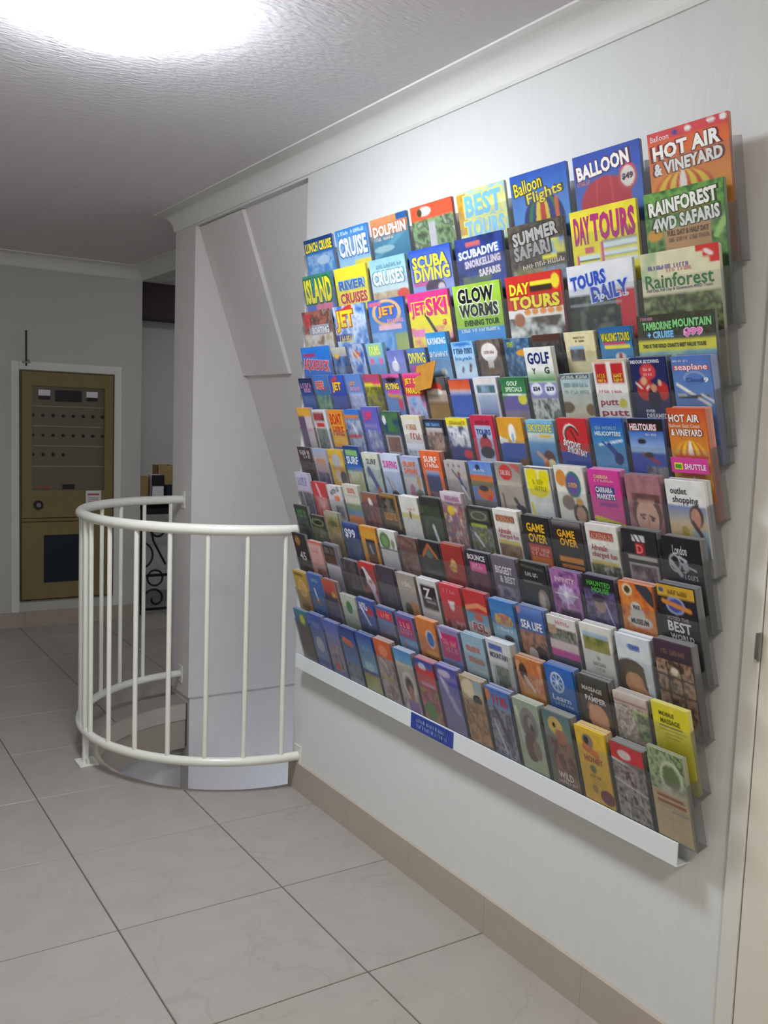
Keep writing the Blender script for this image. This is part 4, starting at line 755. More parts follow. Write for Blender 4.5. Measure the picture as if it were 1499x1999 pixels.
6|9|9|18|blue topped leaflet with orange buggy|6884b8|v 0 0 1 .36 5c8cd8 7c98c8;e .4 .14 .10 .08 34385c;v 0 .34 1 .52 d06030 c87c48;p 0 .5 1 .64 7c6c48,8c7c58 4;e .58 .80 .36 .17 d86c2c;e .52 .68 .2 .08 2c2c34;e .74 .92 .1 .08 d8402c;v 0 1.0 1 1.6 706c68 5c5858;t WAVES .2 .18 .7 .24 d8e0f0
6|10|13|16|sandy leaflet with round red badge|b4a89c|v 0 0 1 .5 8c908c b0a498;e .42 .24 .26 .20 c8403c;l .72 .02 1 .16 .08 b8605c;v 0 .46 1 1.5 bcb0a0 ac9c8c;l .16 .8 .2 1.2 .03 7c4c48;l .64 .90 .92 1.24 .06 383438;e .8 1.16 .22 .14 34343c;e .62 1.20 .08 .08 e8e4e0;t FRASER .22 .18 .62 .30 e8c4c0
6|11|9|18|white leaflet with yellow splash in grey frame|e4e4e0|r 0 0 1 .05 6c6480;r 0 0 .05 1.6 6c6c74;r .94 0 1 1.6 6c6c74;p .08 .06 .9 .7 ecdc20,f0e43c,ecece0,e8d818 4;e .3 .18 .22 .14 ecdc1c;e .74 .24 .2 .18 ecdc1c;e .5 .5 .40 .22 ecdc1c;v .10 .82 .92 1.2 eceae4 d4dcdc;l .14 .9 .2 1.2 .05 e8dc3c;t zoo .30 .28 .7 .40 b8b018;t day .34 .44 .76 .56 b8b018
6|12|18|18|white leaflet with orange and green circles|e8e4da|e .22 .26 .18 .18 d88c3c;l .34 .30 .52 .60 .08 d8904c;e .62 .38 .26 .28 2f8078;e .60 .38 .2 .22 6c58a0;e .36 .78 .22 .16 8c7c74;e .74 1.0 .26 .24 54443c;e .74 1.02 .16 .18 c09880;e .74 .74 .12 .08 dca450;t kids .46 .34 .76 .44 e8b860
6|13|16|24|magenta markets leaflet with navy panel|d4489c|g d8409c d44894;r .18 .34 .80 .64 384488;r .26 .70 .84 .78 9c3c9c;l .1 1.06 1.0 1.18 .06 d8d034;p 0 1.12 .9 1.6 4c5440,8c9070,c8c0b0,5c3c3c 6;t CARRARA .20 .10 .66 .18 f0c8a0;t SUNDAY .2 .20 .8 .25 f0b0c0;t CARRARA .20 .36 .74 .48 f4eef4;t MARKETS .22 .50 .80 .62 f4eef4
6|14|12|24|rose leaflet with woman's face close up|a06a74|p 0 0 1 1.5 905c68,b07c84,9c6470 5;e .54 .82 .42 .44 6c4844;p .16 .40 .96 .56 7c5450,5c3c3c 6;e .54 .92 .32 .40 dcae9c;v .3 .5 .8 .6 8a5c54 d0a090;l .34 .86 .48 .84 .022 54383c;l .60 .86 .74 .90 .022 54383c;e .42 .92 .05 .03 3c2c34;e .68 .94 .05 .03 3c2c34;l .55 .9 .56 1.06 .02 c08c80
6|15|8|26|white outlet shopping leaflet|ecebea|v 0 .52 1 .9 7c94cc e0cca8;v 0 .86 1 1.6 dcc49c c8a888;e .74 .72 .18 .24 4c302c;e .72 .76 .13 .20 dc9c84;v .62 1.0 1 1.6 a8bccc 9cb4c8;l .62 .84 .82 1.1 .05 5c342c;e .4 1.06 .1 .12 b89c3c;t outlet .12 .14 .56 .28 343848;t shopping .16 .32 .84 .50 343848
7|0|34|14|pale lilac leaflet with blue script|c4bcd4|g d0c8dc c0b4cc;t Lodge .14 .16 .84 .34 7480b4;r .1 .38 .8 .46 9c98c4;p 0 .66 1 1.5 54545c,8c8490,3c3c3c 4;l .3 .7 .4 1.2 .03 d8d4d8
7|1|5|16|red leaflet with white swirl|c84448|g cc3c40 c85458;l .4 .1 .6 .6 .07 e4b4b8;p .2 .5 .9 1.3 c44044,d87478,e0a4a4 5
7|2|2|16|white leaflet with grey tilted lettering|d4ccd0|g dcd8dc c8bcc0;t wine .2 .12 .84 .32 5c5c70 - 20;e .6 .54 .2 .12 dc7c50;p .4 .84 .9 1.4 3c3c50,b8b0bc 4
7|3|15|16|cream leaflet with green blue and orange bands|d4cfc0|t GOLD .3 .10 .8 .24 c85c48;r .1 .3 .9 .36 b8b4a4;r 0 .58 1 .74 8c9c74;r 0 .74 1 .92 6c94b4;r 0 .92 1 1.6 dc8c50
7|4|-6|16|dark plum leaflet with white waterfall|6a4c54|p 0 0 1 .3 a06848,8c5c54 3;l .5 .26 .6 .5 .10 dcd8d8;p 0 .4 1 1.5 6c444c,8c5058,4c343c,a0605c 4
7|5|1|16|dark photo leaflet framed in gold|5a4834|r 0 0 1 .10 a87c44;p .1 .14 .8 .62 544c48,2c2420,7c7068 4;r .86 .1 1 1.6 a07840;t GEMS .14 .58 .84 .82 d8943c;r 0 1.1 1 1.6 2c2420
7|6|4|18|white leaflet with yellow band and dark bird|dcdad4|v 0 .44 1 .56 e4dcc8 dcd06c;v 0 .54 1 .64 dccc54 e0dcd0;e .5 .52 .05 .12 34302c;t reef .4 .3 .8 .38 d8a8a0
7|7|11|18|dark green leaflet with waterfall|3c4434|p 0 0 1 1.5 2c2c2c,44503c,38442c,586844 4;v 0 0 1 .22 3c343c 34342c;l .5 .76 .62 1.14 .06 d8dce0
7|8|38|16|white topped leaflet with colourful crowd|c8b8b8|v 0 0 1 .24 dcd4dc c8b0b8;p 0 .24 1 1.5 7c9454,c8a43c,5c7094,a8504c,d8ccc0,4c7c6c 6;e .4 .44 .16 .12 dcbc3c;t Festival .2 .08 .9 .2 b070a0
7|9|4|20|black leaflet with lime green lines|34342f|r .08 .08 .92 .34 55564c;o .5 .22 .36 .12 8c8c7c;r .1 .44 .8 .52 a4b03c;p 0 .52 1 1.5 34383c,8c8c8c,54583c,a0a844 6;l .2 .7 .5 1.0 .04 d0d0d4
7|10|9|20|white adrenalin leaflet with red letters and small banner|e8e4dc|r .10 .14 .86 .30 8c4034;t ADRENALIN .14 .16 .82 .28 d89c70;t Adrenalin .12 .44 .64 .58 c84048;t charged_fun .14 .58 .92 .72 c84048;r .06 .74 .94 .84 dcc870;p .06 .84 .96 1.6 5c4434,8c6c4c,a08870,3c302c 6
7|11|3|20|black game over leaflet with red lower half|2c2a2c|r .14 .70 .96 1.5 c84434;r .18 1.0 .92 1.16 dc7c34;p 0 1.2 1 1.6 38343c,a8403c,c8b8b0 5;t GAME .16 .16 .84 .38 f2bc28 2c2418;t OVER .18 .42 .88 .64 f2bc28 2c2418;t DRIVE_KARTS .22 .76 .9 .86 f0c0a8;t TRACK .22 .88 .88 .96 f0c0a8
7|12|4|20|dark game over leaflet with orange lettering|33292a|v 0 0 1 .14 8c888c 4c3c3c;t GAME .14 .20 .76 .38 f0b428 2c2018;t OVER .20 .40 .82 .58 f0b428 2c2018;r .10 .84 .92 .96 dc9430;r .14 1.02 .92 1.1 c87c30
7|13|8|24|white adrenalin leaflet with wide red heading|e6e4dc|r .12 .16 .88 .34 a83c38;t ADRENALIN .16 .18 .84 .32 dc9c84;t Adrenalin .12 .44 .64 .58 b82c40;t charged_fun .12 .60 .92 .76 b82c40;r .08 .80 .94 .88 dcc46c;p .04 .88 .98 1.6 6c5c48,c0b8a8,3c3830,8c9058 6
7|14|9|24|black film leaflet with red clapperboard|27282c|r .30 .10 .66 .24 d8d8d8;l .34 .1 .42 .24 .02 27282c;l .48 .1 .56 .24 .02 27282c;r .36 .28 .64 .52 a82c34;t D .40 .30 .60 .50 e8746c;r .12 .56 .96 .64 b8b4ac;r .12 .72 .96 1.4 b0b0b4;p .16 .76 .92 1.3 24242c,5c4c60,8c8494,c8a8a8 6
7|15|6|26|black night tours leaflet with white sketch|1e1c24|t London .28 .18 .66 .40 dcdce4;t Tours .50 .80 .88 .98 b0b0b8;o .30 .62 .16 .22 c0c0c8;l .2 .6 .44 .9 .05 b4b4bc;l .46 .62 .84 .74 .02 c8c8d0;e .58 .68 .08 .12 a8a8b0;l .44 .46 .6 .54 .03 c4c4cc
8|0|33|14|black leaflet with green lettering|2c342c|p 0 .3 1 1.5 34403c,1c241c,5c6458 4;t FROG .2 .14 .84 .30 5ca04c;t PARK .2 .32 .84 .46 5c8c54
8|1|5|14|dark leaflet with olive oval|333430|e .5 .3 .5 .16 7c8458;e .5 .3 .36 .10 24241c;p 0 .5 1 1.5 2c302c,6c6c48,4c5444 4
8|2|31|16|green and brown wildlife leaflet|6c7c50|v 0 0 1 .2 c8a8a0 8c9c6c;p 0 .2 1 1.5 5c8444,8c7c54,a88c6c,6c7c48 4;t KOALA .2 .3 .8 .48 4c5438
8|3|3|16|blue leaflet with big ninety nine dollar price|34407c|v 0 0 1 .1 5468a8 3c4c90;t $99 .10 .16 .80 .48 e4e4ee;p 0 .6 1 1.5 34485c,3c4c84,5c7c80 4
8|4|5|16|orange topped leaflet with dark panel|dc9434|v 0 0 1 .34 dc8c34 e0ac3c;r .26 .40 .84 1.5 34303c;l .5 .6 .6 .9 .06 a8a0a0;v .26 .84 .84 1.1 5c4430 8c6434
8|5|7|16|white leaflet with green wreath|dcdcd6|e .36 .34 .30 .26 5c8048;e .36 .34 .18 .16 7c9c68;e .8 .4 .1 .14 8c8c74;r 0 .56 1 .6 54544c;v 0 .64 1 1.4 d0ccd0 c4c0c4
8|6|-1|18|brown leaflet with maroon food photo|6c544c|p 0 0 1 1.5 5c4440,8c7460,6c4048,a08464 4;r 0 .3 1 .5 6c4c48
8|7|0|18|black leaflet with orange diamond|2c2a2c|l .5 .1 .84 .44 .05 c8643c;l .5 .1 .16 .44 .05 c8643c;e .5 .36 .2 .14 5c6c5c;r .1 .56 .8 .62 34342c;p .1 .7 .9 1.3 242428,54504c 4
8|8|8|18|deep red leaflet with gold emblem|a03430|g a43430 983430;v 0 0 1 .03 d8c098 a83c34;e .5 .60 .14 .18 d8a860;e .42 .66 .14 .10 d8b070;o .5 .8 .36 .16 b84c3c
8|9|1|18|black bounce leaflet with pink block|34303a|r .16 .30 .86 .58 d05c94;p .1 .6 .9 1.5 3c2434,6c4454,2c242c 5;t BOUNCE .10 .08 .88 .24 e4e0e4;t INC .26 .34 .70 .50 e8a0c0
8|10|3|18|grey purple leaflet with silver lettering|6a6270|g 746c78 5c5460;t BIGGEST .12 .24 .82 .44 dcd8e0;t &_BEST .26 .48 .90 .66 dcd8e0;p .1 .76 .9 1.5 6c6070,a498a4,4c4450 5
8|11|4|18|black leaflet with white bars and gloved hand|28282a|t MAGIC .20 .24 .68 .34 b8b8b8;r .1 .46 .8 .52 6c6c6c;e .76 .92 .2 .3 9c8c80;e .72 .9 .1 .2 c8bcb0;l .1 .1 .9 .14 .03 54544c
8|12|2|20|violet leaflet with bright white starburst|7c5090|p 0 0 1 1.5 6c4488,a060a0,b884bc,54387c 5;e .5 .58 .30 .22 c8b0dc;l .12 .58 .9 .58 .012 f0ecf8;l .5 .3 .5 .92 .014 f4f0fc;l .3 .40 .72 .8 .012 e8dcf4;l .72 .40 .3 .8 .012 e8dcf4;e .5 .58 .10 .08 fcfcff;t INFINITY .16 .16 .86 .28 e8c4dc;p .2 .94 .9 1.5 3c2c4c,6c4470 6
8|13|6|22|dark leaflet with dripping green title|44385c|r 0 0 1 .30 1f1c24;p 0 .34 1 1.5 4c3c6c,6c5c90,3c3450,8478a4 5;e .48 .64 .18 .2 a88c84;e .46 .5 .2 .1 34283c;l .66 .6 .9 1.2 .02 c0b8d4;t HAUNTED .14 .10 .90 .22 4cb83c;t HOUSE .28 .24 .84 .36 4cb83c
8|14|9|24|orange wax museum leaflet|d4702c|p 0 0 1 1.5 c85424,dc7c30,e09040,b8481c 4;e .26 .16 .15 .13 ecd8b0;e .26 .16 .09 .08 54401c;l .66 .02 .98 .30 .14 3c3c44;e .46 .52 .15 .12 d8d4d0;e .48 .66 .22 .12 d4d0cc;e .52 .82 .36 .13 d8d4cc;t WAX .36 .46 .58 .56 3c3430;t MUSEUM .26 .76 .78 .88 3c3430
8|15|24|30|black leaflet with yellow top band lettered best|1f1e26|r 0 0 1 .24 dcac34;e .12 .12 .07 .05 34587c;t Winner .3 .08 .8 .17 8c6c24;e .46 .40 .24 .16 4c549c;o .46 .40 .26 .18 a0a4cc;l .14 .34 .84 .46 .045 e08c34;t VOTED_THE .18 .62 .78 .70 a898a4;t BEST .18 .72 .82 .94 f2f2f2;t WORLD .22 .98 .86 1.10 e4e4ea
9|0|50|14|black leaflet with orange emblem and price|2f2428|p 0 0 1 1.5 241c20,3c3034,2c2428 4;e .36 .24 .2 .14 a8743c;t 45 .30 .56 .80 .84 c8c0c4
9|1|34|16|coral leaflet with pink script|d09484|v 0 0 1 .10 d8604c d87c68;v .06 .1 .94 1.0 dcb4b0 d4948c;t Spa .2 .2 .7 .36 d08090;p .3 .9 1 1.5 8c4838,c88c78 4
9|2|40|16|black headed leaflet with pale lower half|7c747c|r 0 0 1 .06 8c90a0;r 0 .06 .8 .6 34302f;t CELLAR_DOOR .08 .12 .74 .3 8c8474;p .1 .36 .76 .62 4c342c,6c4438 4;v 0 .64 1 1.5 c4bcc4 a8a4a8
9|3|-3|16|dark leaflet with grey street photo|3c343a|p 0 0 1 1.5 2c242c,544854,3c343c,6c5c60 5
9|4|5|16|red topped leaflet with white painted face|a0484c|v 0 0 1 .16 d43438 cc3c3c;l .3 .3 .7 .7 .16 e4d8dc;l .66 .76 .8 1.1 .1 dcccd4;e .6 .56 .10 .06 c08490;e .2 .5 .16 .3 342c30;p 0 .9 .6 1.5 2c282c,4c4444 3
9|5|9|16|dark plum leaflet with faint photo|443a44|p 0 0 1 1.5 3c303c,54485a,4c4048,342c38 4
9|6|5|18|beige menu leaflet with burger photo|b0a49c|v 0 0 1 .6 a89c98 b8ac9c;t MENU .3 .2 .76 .34 e4dcd4;e .7 .92 .3 .2 c88438;e .4 .98 .2 .2 4c4430;e .76 1.2 .24 .12 d09448
9|7|7|20|white bordered leaflet with black z panel|dad8d8|r .14 .16 .92 .84 332a30;t Z .28 .24 .66 .54 e0dcdc;r .34 .60 .84 .66 a8a0a4;v .14 .9 .92 1.5 dcdcdc c8c8c8
9|8|9|20|red leaflet with white firebird|d04048|g d4404c c8403c;e .5 .52 .12 .12 f0dcd8;l .38 .44 .5 .6 .03 f4e4e0;l .62 .42 .52 .6 .03 f4e4e0;p .04 .90 1 1.5 6c342c,a84440,dcb0a0,4c2c2c 5;t CLUB .2 .1 .8 .2 e08890
9|9|11|20|red leaflet with sky blue wave and letters|c8383c|l 0 .48 .6 .34 .06 e8946c;l .6 .34 1 .4 .06 e8946c;v 0 .56 1 1.0 5c9cc4 9cc4d8;e .56 .66 .2 .1 d8604c;p 0 .84 1 1.5 dcd4d0,c8a89c,e4e4e4 4;t RSL .24 .80 .86 1.02 b83c40 f0ece8
9|10|5|24|blue leaflet with colourful food dome|3f78bc|v 0 0 1 .3 4078c0 4c8cc8;e .52 .54 .38 .20 c89c54;p .18 .38 .84 .62 c88c4c,a85c6c,d8b864,8c9c4c 6;v 0 .66 1 1.5 7cb0d0 b8d0dc;e .62 1.0 .2 .1 44404c;t buffet .2 .72 .84 .82 e8eef4
9|11|7|24|blue aquarium leaflet with white title|4c6cb0|v 0 0 1 .2 7494d0 4868b8;e .06 .08 .1 .08 c8808c;t SEA_LIFE .10 .28 .92 .48 f2f4fa;p 0 .54 1 1.5 9c6048,c88c64,5c4c54,7c5c50 4;e .7 1.04 .24 .22 2c2c38;e .4 1.06 .18 .16 d0c4c0
9|12|6|22|white leaflet with magenta stripe and photo strip|e6e0dc|p 0 .26 1 .54 54604c,8c9480,4c4440,a0a494 5;r 0 .20 .3 .4 b89880;v 0 .54 1 .74 ecdcd8 ecd4d8;r 0 .74 1 .90 d04898;r 0 .90 1 1.6 54505c;t spa .3 .08 .8 .16 dc9cac
9|13|10|24|white leaflet with small landscape picture|eae8e2|v .08 .16 .92 .30 b0c8dc 9cb4c4;p .08 .26 .92 .52 2c3c24,6c7c3c,a8a054,3c4c2c 5;v .08 .42 .92 .56 8c9048 a89c4c;e .5 .70 .06 .05 a8a8a4;t Winery .3 .78 .7 .86 a8a4a0;t Estate .34 .9 .66 .96 b8b4b0
9|14|10|26|white curved leaflet with oil lamp photo|e2e8ee|v 0 .0 1 .3 e4eaf0 dce6ee;r .34 .18 .70 .26 7898cc;e .36 .92 .58 .44 4c3c24;e .5 .80 .3 .22 5c5024;l .9 .5 1.0 1.4 .16 dfe6ec;e .42 .96 .28 .22 d09468;l .4 .9 .8 1.24 .12 d89c70;e .74 1.2 .14 .06 b85c4c;t mtb .40 .16 .70 .28 5478c0
9|15|22|30|dark leaflet showing rows of chocolates|4c3c40|v 0 0 1 .36 4c3448 3c2c34;p 0 .36 1 1.8 4c342c,84604c,b89880,5c4438,34241f 6;l .30 .4 .34 1.6 .02 34241f;l .66 .4 .70 1.6 .02 34241f;e .5 .56 .10 .08 e0d0b8;l 0 .66 1 .7 .02 34241f;l 0 .98 1 1.02 .02 34241f;t Fine_Chocolate .2 .14 .84 .24 8c6c5c
10|0|27|16|gold leaflet with pale oval|c49c50|g c8a450 b88c44;r .1 .08 .8 .16 8c6c2c;o .54 .54 .32 .28 e4c890;e .54 .54 .24 .22 d8ac64;v .2 .9 .8 1.2 b08c4c 7c5c30
10|1|36|16|royal blue leaflet with white sail|4668a8|g 4c70b8 40609c;t boat .3 .14 .8 .26 8cacd8;l .4 .5 .5 .84 .05 dcdce4;e .5 .9 .3 .06 8c5c5c
10|2|32|16|red topped leaflet with dark figures|7c4c48|v 0 0 1 .4 c85c38 b8484c;e .7 .44 .16 .1 c8a040;p 0 .5 1 1.5 2c2838,544c60,3c3444 4;r .9 0 1 1.6 8c7484
10|3|-3|14|white leaflet with green leaf|c4c8bc|e .5 .4 .2 .2 4c8c4c;v 0 .7 1 1.2 b0b8a4 8c9c84
10|4|4|16|blue leaflet with white script and red spot|445ca8|e .7 .36 .22 .14 b8404c;l .2 .3 .6 .8 .05 d8d4e4;t sun .1 .12 .6 .34 e8e8f4;p 0 .8 1 1.4 2c3050,5c5c70 4
10|5|-4|18|blue leaflet with red heading band|6074a4|r 0 0 1 .08 5468ac;r .06 .12 .94 .38 dc3c40;t SALE .3 .16 .8 .32 f0a8a0;v 0 .44 1 .9 6c84b0 5c6c94;p 0 .8 1 1.4 54485a,7c7480 4
10|6|-4|18|violet leaflet with crimson box of pink letters|6c6ca8|r .10 .12 .90 .66 c02c68;t SKY .22 .22 .76 .38 f0a8b0;t POINT .2 .42 .84 .58 e880b0;v 0 .72 1 1.5 7c9ccc 8cacd4;l .3 .84 .4 1.2 .05 c87c5c
10|7|6|20|orange leaflet with blue oval badge|dc8440|g dc8444 d87c3c;e .66 .50 .22 .24 e4dcd0;e .66 .50 .18 .20 3c6cbc;r .34 .8 .9 .94 e0a838;p .2 .96 .9 1.5 54402c,c8843c 5
10|8|0|20|magenta boxed leaflet with yellow pink letters|8c88b4|r .08 .14 .92 .86 c82c74;t SKY_TOUR .22 .30 .84 .46 f0a0a8;t DECK .26 .50 .82 .66 e888b4;l .08 .1 .12 .3 .04 d8c8dc;v 0 .88 1 1.5 6c90c8 8cb0d8;l .3 1.0 .42 1.3 .06 c07050;l .6 1.0 .7 1.2 .05 c88060
10|9|8|20|pale blue leaflet with orange script lines|9cbcd0|g 98bcd4 b0c8d4;t Paradise .16 .28 .80 .42 dc7454;t Jetboating .2 .56 .90 .70 dc8454;p .1 1.0 .9 1.5 6c7c84,98b0b8,4c5c60 5;t THE_GOLD .2 .1 .8 .16 c8dce8
10|10|16|24|white arched leaflet over leafy photo|d8dade|r .1 .10 .66 .24 5c68b4;t MOUNTAIN .10 .28 .84 .42 5c5478;e .46 .5 .44 .14 d4d4d8;p .16 .6 .8 1.6 34402f,5c6c48,8c9484,242c24 5;r .78 .3 1 1.6 b8b8b4;e .74 1.2 .16 .16 c8b490;l .2 .6 .26 1.4 .03 b8c4d4
10|11|-6|22|tan leaflet with reclining woman and food|cc8450|p 0 0 1 1.5 d88c50,c86c38,e4b080,b85c34 4;e .26 .36 .16 .2 4c2c24;l .3 .5 .6 .8 .05 dccabc;p .1 .84 1 1.2 d8a048,c87c2c 4;v 0 1.14 1 1.5 d4c4b4 c8b8a4
10|12|1|28|bright blue leaflet with wheel logo|2f6cc0|g 2c6cc4 2f68b8;e .40 .38 .24 .24 dce8f4;e .40 .38 .20 .20 2f6cc0;l .40 .20 .40 .56 .014 dce8f4;l .22 .38 .58 .38 .014 dce8f4;l .28 .26 .52 .50 .014 dce8f4;l .52 .26 .28 .50 .014 dce8f4;t Learn .14 .68 .80 .82 e4eef8;t BALANCE .22 .86 .86 .93 b0cce8
10|13|4|26|dark massage leaflet with pale lettering and back|4a3c36|v 0 0 1 .2 4c544c 443c38;t MASSAGE .14 .20 .80 .30 c8ccc0;t & .4 .33 .5 .38 b8b8b0;t PAMPER .20 .40 .88 .52 e4e0dc;e .56 .86 .32 .30 dca080;e .36 .66 .14 .12 a87454;l .4 .7 .8 1.1 .12 e0a888
10|14|-8|26|pale leaflet with bridal photo and green patch|c4b8a8|v 0 0 1 .14 dcd4c8 d4b8b4;r 0 .16 1 .20 a87478;p 0 .24 1 1.5 b8a090,d8c8b8,8c7464,e4dcd4,6c5448 6;r .56 .30 1 .50 b4c084;p .66 .34 1 .9 a8b478,54644c,c0c494 5
10|15|2|14|yellow mobile massage leaflet|ecdf2c|g ece030 e8dc28;r 0 0 1 .02 e8e4c8;t MOBILE .20 .18 .62 .28 6c6c1c;t MASSAGE .22 .34 .76 .46 6c6c1c;r .16 .52 .82 .545 3c3c14;r .16 .62 .92 .635 6c6820;r .30 .70 .78 .715 6c6820;r .34 .78 .70 .795 6c6820
11|0|0|16|teal leaflet with yellow star|54748c|v 0 0 1 .3 4c8ca0 547090;e .6 .26 .2 .14 c8c43c;p 0 .4 1 1.5 4c6080,7c6460,54505c 4
11|1|5|20|blue leaflet with misty castle|5c6cb0|v 0 0 1 1.2 4058b0 8c9cc4;t movie .2 .2 .8 .34 8c98cc;e .5 .8 .3 .2 c0c8d8
11|2|3|20|violet blue leaflet with grey tower|6c74b4|v 0 0 1 1.2 5c6cbc a89cb0;p .2 .6 .9 1.3 8c80a0,b8a8b8,6c5c70 4;e .4 1.2 .2 .1 d06c40;l .7 .8 .74 1.2 .03 44344c
11|3|3|20|navy leaflet with orange streak and skyline|344890|v 0 0 1 1.0 2c3c84 6c94cc;l .2 .34 .7 .40 .08 dc7048;p 0 .9 1 1.5 5c5454,8c9cb0,3c3430 5
11|4|6|20|blue leaflet with pale sky and yellow field|3c54a0|v 0 0 1 .9 34489c 8cbcdc;t fly .3 .3 .7 .44 8c9cd0;v 0 1.0 1 1.5 b09c54 a8b484;e .5 .8 .3 .12 b8d8e4
11|5|12|22|orange topped leaflet with pale arches|b08478|v 0 0 1 .42 dc6c34 d0583c;e .5 .26 .26 .14 e08860;p 0 .46 1 1.5 b8a8a8,8c6c64,c8bcc0,6c4448 4;l .2 .9 .8 .94 .03 c8a050
11|6|5|24|blue topped leaflet with archway and visitors|8ca0b8|v 0 0 1 .36 4c8cc8 7cb0d0;p 0 .3 1 1.5 b0a898,c8c0b4,7c7468 4;o .56 .8 .34 .3 ece4dc;e .56 .84 .2 .22 34282c;e .6 1.0 .14 .2 c07868;v .3 1.16 .9 1.5 9c7cb4 6c4c94
11|7|1|24|red and pink leaflet with blue logo top|a84c60|v 0 0 1 .16 34549c 3c5cb0;e .4 .16 .2 .08 c8ccdc;v 0 .22 1 .6 c83c3c d05c60;r .2 .52 .9 .60 d8a0c0;p 0 .66 1 1.5 a8486c,c87c88,8c4458,b0a060 4;e .4 1.16 .3 .2 5c8c40
11|8|9|24|lilac leaflet with leaping dolphin|7c74b4|v 0 0 1 .2 4450a0 5c60b0;e .4 .16 .3 .08 c8bcd8;l .3 .4 .8 1.0 .09 b8acd4;l .2 .3 .4 .5 .05 c8c0dc;v .5 .3 1 .6 4c54b0 7474b8;v 0 1.0 1 1.6 8c80b0 746c9c
11|9|5|24|cream leaflet with fan and tawny animal|b8a080|e .4 .24 .34 .2 dcd0b0;e .7 .44 .2 .12 2c343c;p 0 .5 1 1.5 a87c54,c89c70,7c5c44,d8b48c 5;v .6 .0 1 .3 9cb0b8 a8b4b4
11|10|3|26|blue leaflet with red letters and roller coaster|6478ac|v 0 0 1 .4 4870b8 7c90b8;e .1 .16 .1 .12 d88040;t RIDE .3 .12 .9 .32 c83c40;p 0 .4 1 1.5 7c88b0,4c3c54,a0a4b4,6c3c48 5;l .3 .4 .76 1.1 .05 4c3040;l .2 .7 .5 1.3 .04 c8ccd8
11|11|3|28|pale green leaflet with koala|a8b09c|v 0 0 1 1.5 9cac9c b8c4a4;e .54 .44 .34 .32 8c8484;e .54 .52 .24 .26 746864;e .60 .42 .12 .12 9c9494;e .64 .5 .06 .08 3c3434;e .48 .92 .24 .3 6c5450;e .7 .94 .16 .2 8c7c74;l .1 .2 .2 .8 .05 c8d4c0;v 0 1.2 1 1.6 b0bc9c a0b08c
11|12|5|30|slate leaflet with wedge tailed eagle|6c6c60|v 0 0 1 .5 5c7c84 7c8c7c;e .44 .26 .26 .18 d0b06c;e .40 .24 .06 .05 2c241c;l .50 .36 .40 .5 .06 7c8c98;p .2 .5 .95 1.5 7c5440,a0785c,54382c,8c6450 6;e .6 .44 .2 .14 b0704c;t WILD .26 1.14 .8 1.28 e8e4dc;t SANCTUARY .26 1.3 .9 1.36 d8d4cc
11|13|-2|30|yellow honey leaflet with hive logo|e8bc34|g ecc43c e4b430;e .40 .24 .18 .14 8c807c;e .36 .22 .08 .08 3c342c;l .26 .36 .66 .44 .07 dc7424;t HONEY .20 .50 .82 .62 b8402c;e .44 .74 .10 .08 6c7430;t WORLD_ .30 .84 .66 .90 7c7430;r .3 .94 .84 .955 b0902c;r .34 1.0 .8 1.015 b0902c;e .4 1.12 .1 .08 a08830;e .78 1.2 .24 .14 7c3044
11|14|-6|26|leaflet with red top and park photo panels|6c6c64|v 0 0 1 .30 c84048 d03438;e .42 .18 .2 .08 dcc8c8;l .0 .30 1 .42 .02 dcd8d8;p 0 .36 1 1.6 34402f,5c6c5c,9c8480,b8b4b0,6c3c44,2c3430 7;l 0 .66 1 .80 .014 d8d8d4;l .3 .86 .36 1.6 .012 d8d8d4;l .7 .74 .74 1.0 .012 d8d8d4
11|15|22|14|leaflet with leafy ring above beige text|9c9c74|p 0 0 1 .7 5c7448,8ca474,b0c098,44543a,9cb484 7;o .62 .42 .32 .28 c8ccb0;e .62 .44 .22 .2 6c7c50;v 0 .68 1 1.8 ccb488 c4b48c;p .3 .58 1 .72 dcd8c8,9c9c84 6;r .12 .76 .88 .82 984c34;r .12 .86 .92 .92 984c34;r .1 .96 .94 .975 8c8454;r .5 1.0 .96 1.03 5c7c94;r .2 1.1 .8 1.11 a89868;r .2 1.16 .7 1.17 a89868
'''
VIS_L = .130
SHOWN = {3: .103, 4: .127, 5: .130, 6: .133, 7: .137, 8: .140, 9: .144, 10: .148, 11: .205}   # how much of a leaflet stands clear of the row in front
RISE = {tuple(int(x) for x in l.split('|')[:2]): float(l.split('|')[2])/1000 for l in SMALL.strip().split('\n')}
seed = 10
for line in LARGE.strip().split('\n'):
    r, c, dz, th, look, base, spec = line.split('|'); r, c, th = int(r), int(c), float(th)/1000; seed += 1
    w, h = .210, .297 + float(dz)/1000
    F_ = frame(Y1 - PIT*2*c - (PIT*2-w)/2, ZL[r], TL, DL_) @ Matrix.Translation((0, .0035, .003))
    lab = '%s, %s from left in the %s row' % (look, ORD[c], ORD[r]) if r < 3 else '%s at the %s end of the fourth row' % (look, 'left' if c == 0 else 'right')
    brochure('tour_brochure', lab, 'large tour brochures in the top rows', F_, w, h, th, VIS_L, base, spec, seed, True)
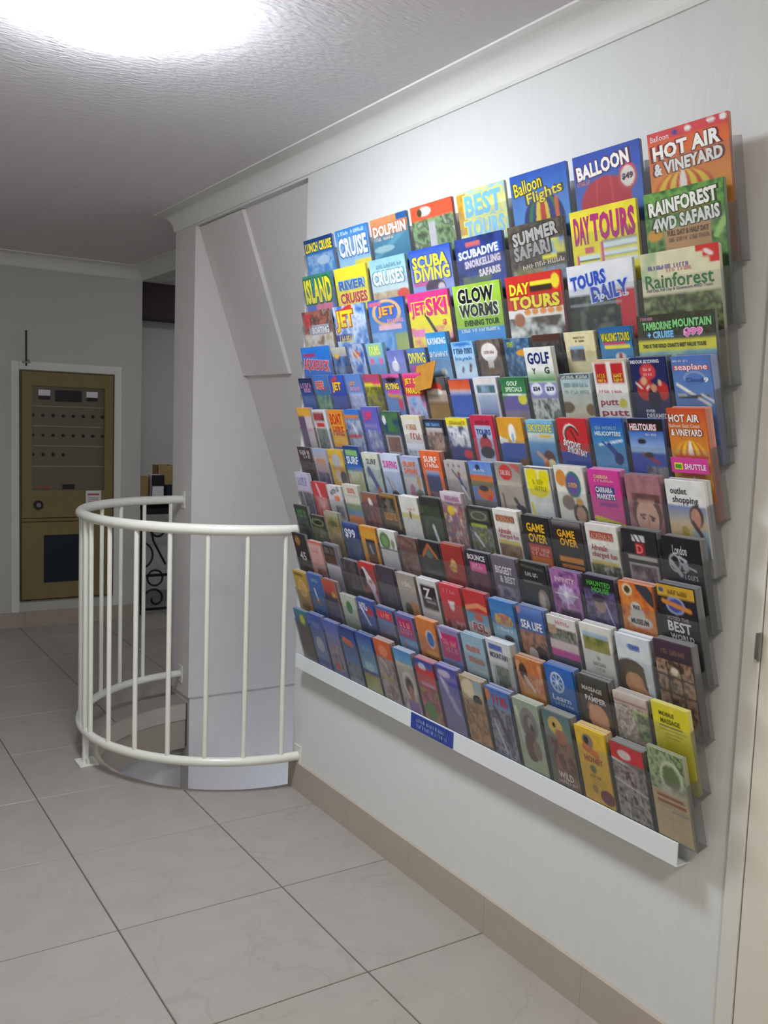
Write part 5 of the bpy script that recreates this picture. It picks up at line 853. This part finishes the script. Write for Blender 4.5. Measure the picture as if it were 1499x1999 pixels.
for line in SMALL.strip().split('\n'):
    r, c, dz, th, look, base, spec = line.split('|'); r, c, th = int(r), int(c), float(th)/1000; seed += 1
    w, h = .1000, .2095 + float(dz)/1000
    dep = .030 if r == 3 else DD_
    th = min(th, dep - .010)
    F_ = frame(Y1 - PIT*c - (PIT-w)/2, ZD[r], TD, dep) @ Matrix.Translation((0, .0035, .003))
    shown = SHOWN[r] - .008 + RISE[(r, c)] - RISE.get((r+1, c), .0)
    vis = min(max(shown/1.15, .085), .150 if r == 11 else .126)
    pos = 'in the %s row' % ORD[r] if r > 3 else 'in the fourth row'
    n_ = ORD[c] if r > 3 else ORD[c-1]
    brochure('tour_leaflet', '%s, %s from left %s' % (look, n_, pos), 'narrow tour leaflets in the rack pockets', F_, w, h, th, vis, base, spec, seed, False, c >= 9)

# a pink shuttle card clipped to the front of the hot air leaflet's pocket
F_ = frame(Y1 - PIT*15, ZD[5], TD, DD_)
card = thing('shuttle_card', 'pink shuttle card on the front of the orange balloon pocket', 'card')
card.matrix_world = F_ @ Matrix.Translation((.008, -.002, .112))
bm = bmesh.new(); box(bm, 0, .098, -.0012, 0, 0, .034); obj('plate', bm, mat('pink_card', hexc('d8409c'), .5), card)
co, fc = glyphs('SHUTTLE', .034); k0, k1 = co.min(0), co.max(0)
q = (co-k0)/(k1-k0)
me = colour_mesh('lettering', [(float(.036+.056*x), -.0018, float(.008+.013*y)) for x, y in q], fc, np.array([lin('f6e4f0')]*len(q)), True)
o = bpy.data.objects.new('lettering', me); COL.objects.link(o); o.parent = card
bm = bmesh.new(); box(bm, .009, .031, -.0018, -.0010, .007, .022); obj('emblem', bm, mat('yellow_ink', hexc('e8e03c'), .5), card)
bm = bmesh.new(); box(bm, .012, .028, -.0023, -.0017, .010, .019); obj('emblem_centre', bm, mat('green_ink', hexc('4c9c30'), .5), card)
# a tan leaflet poking out askew above the dark boat leaflet
F_ = frame(Y1 - PIT*7, ZD[4], TD, DD_)
fl = thing('loose_flyer', 'tan folded flyer poking out askew above the dark boat leaflet', 'flyer')
fl.matrix_world = F_ @ Matrix.Translation((-.012, -.004, .206)) @ Matrix.Rotation(math.radians(-8), 4, 'Y') @ Matrix.Rotation(math.radians(-24), 4, 'X')
bm = bmesh.new()
v = [bm.verts.new(p) for p in ((-.02, 0, -.03), (.072, 0, -.03), (.088, 0, .050), (-.02, 0, .050), (-.02, .002, -.03), (.072, .002, -.03), (.088, .002, .050), (-.02, .002, .050))]
for f in ((0, 1, 2, 3), (7, 6, 5, 4), (0, 4, 5, 1), (1, 5, 6, 2), (2, 6, 7, 3), (3, 7, 4, 0)): bm.faces.new([v[i] for i in f])
obj('sheet', bm, plaster('tan_print', hexc('a8742c'), (60, 60, 60), .05, .0005, .5, 4, .35), fl)
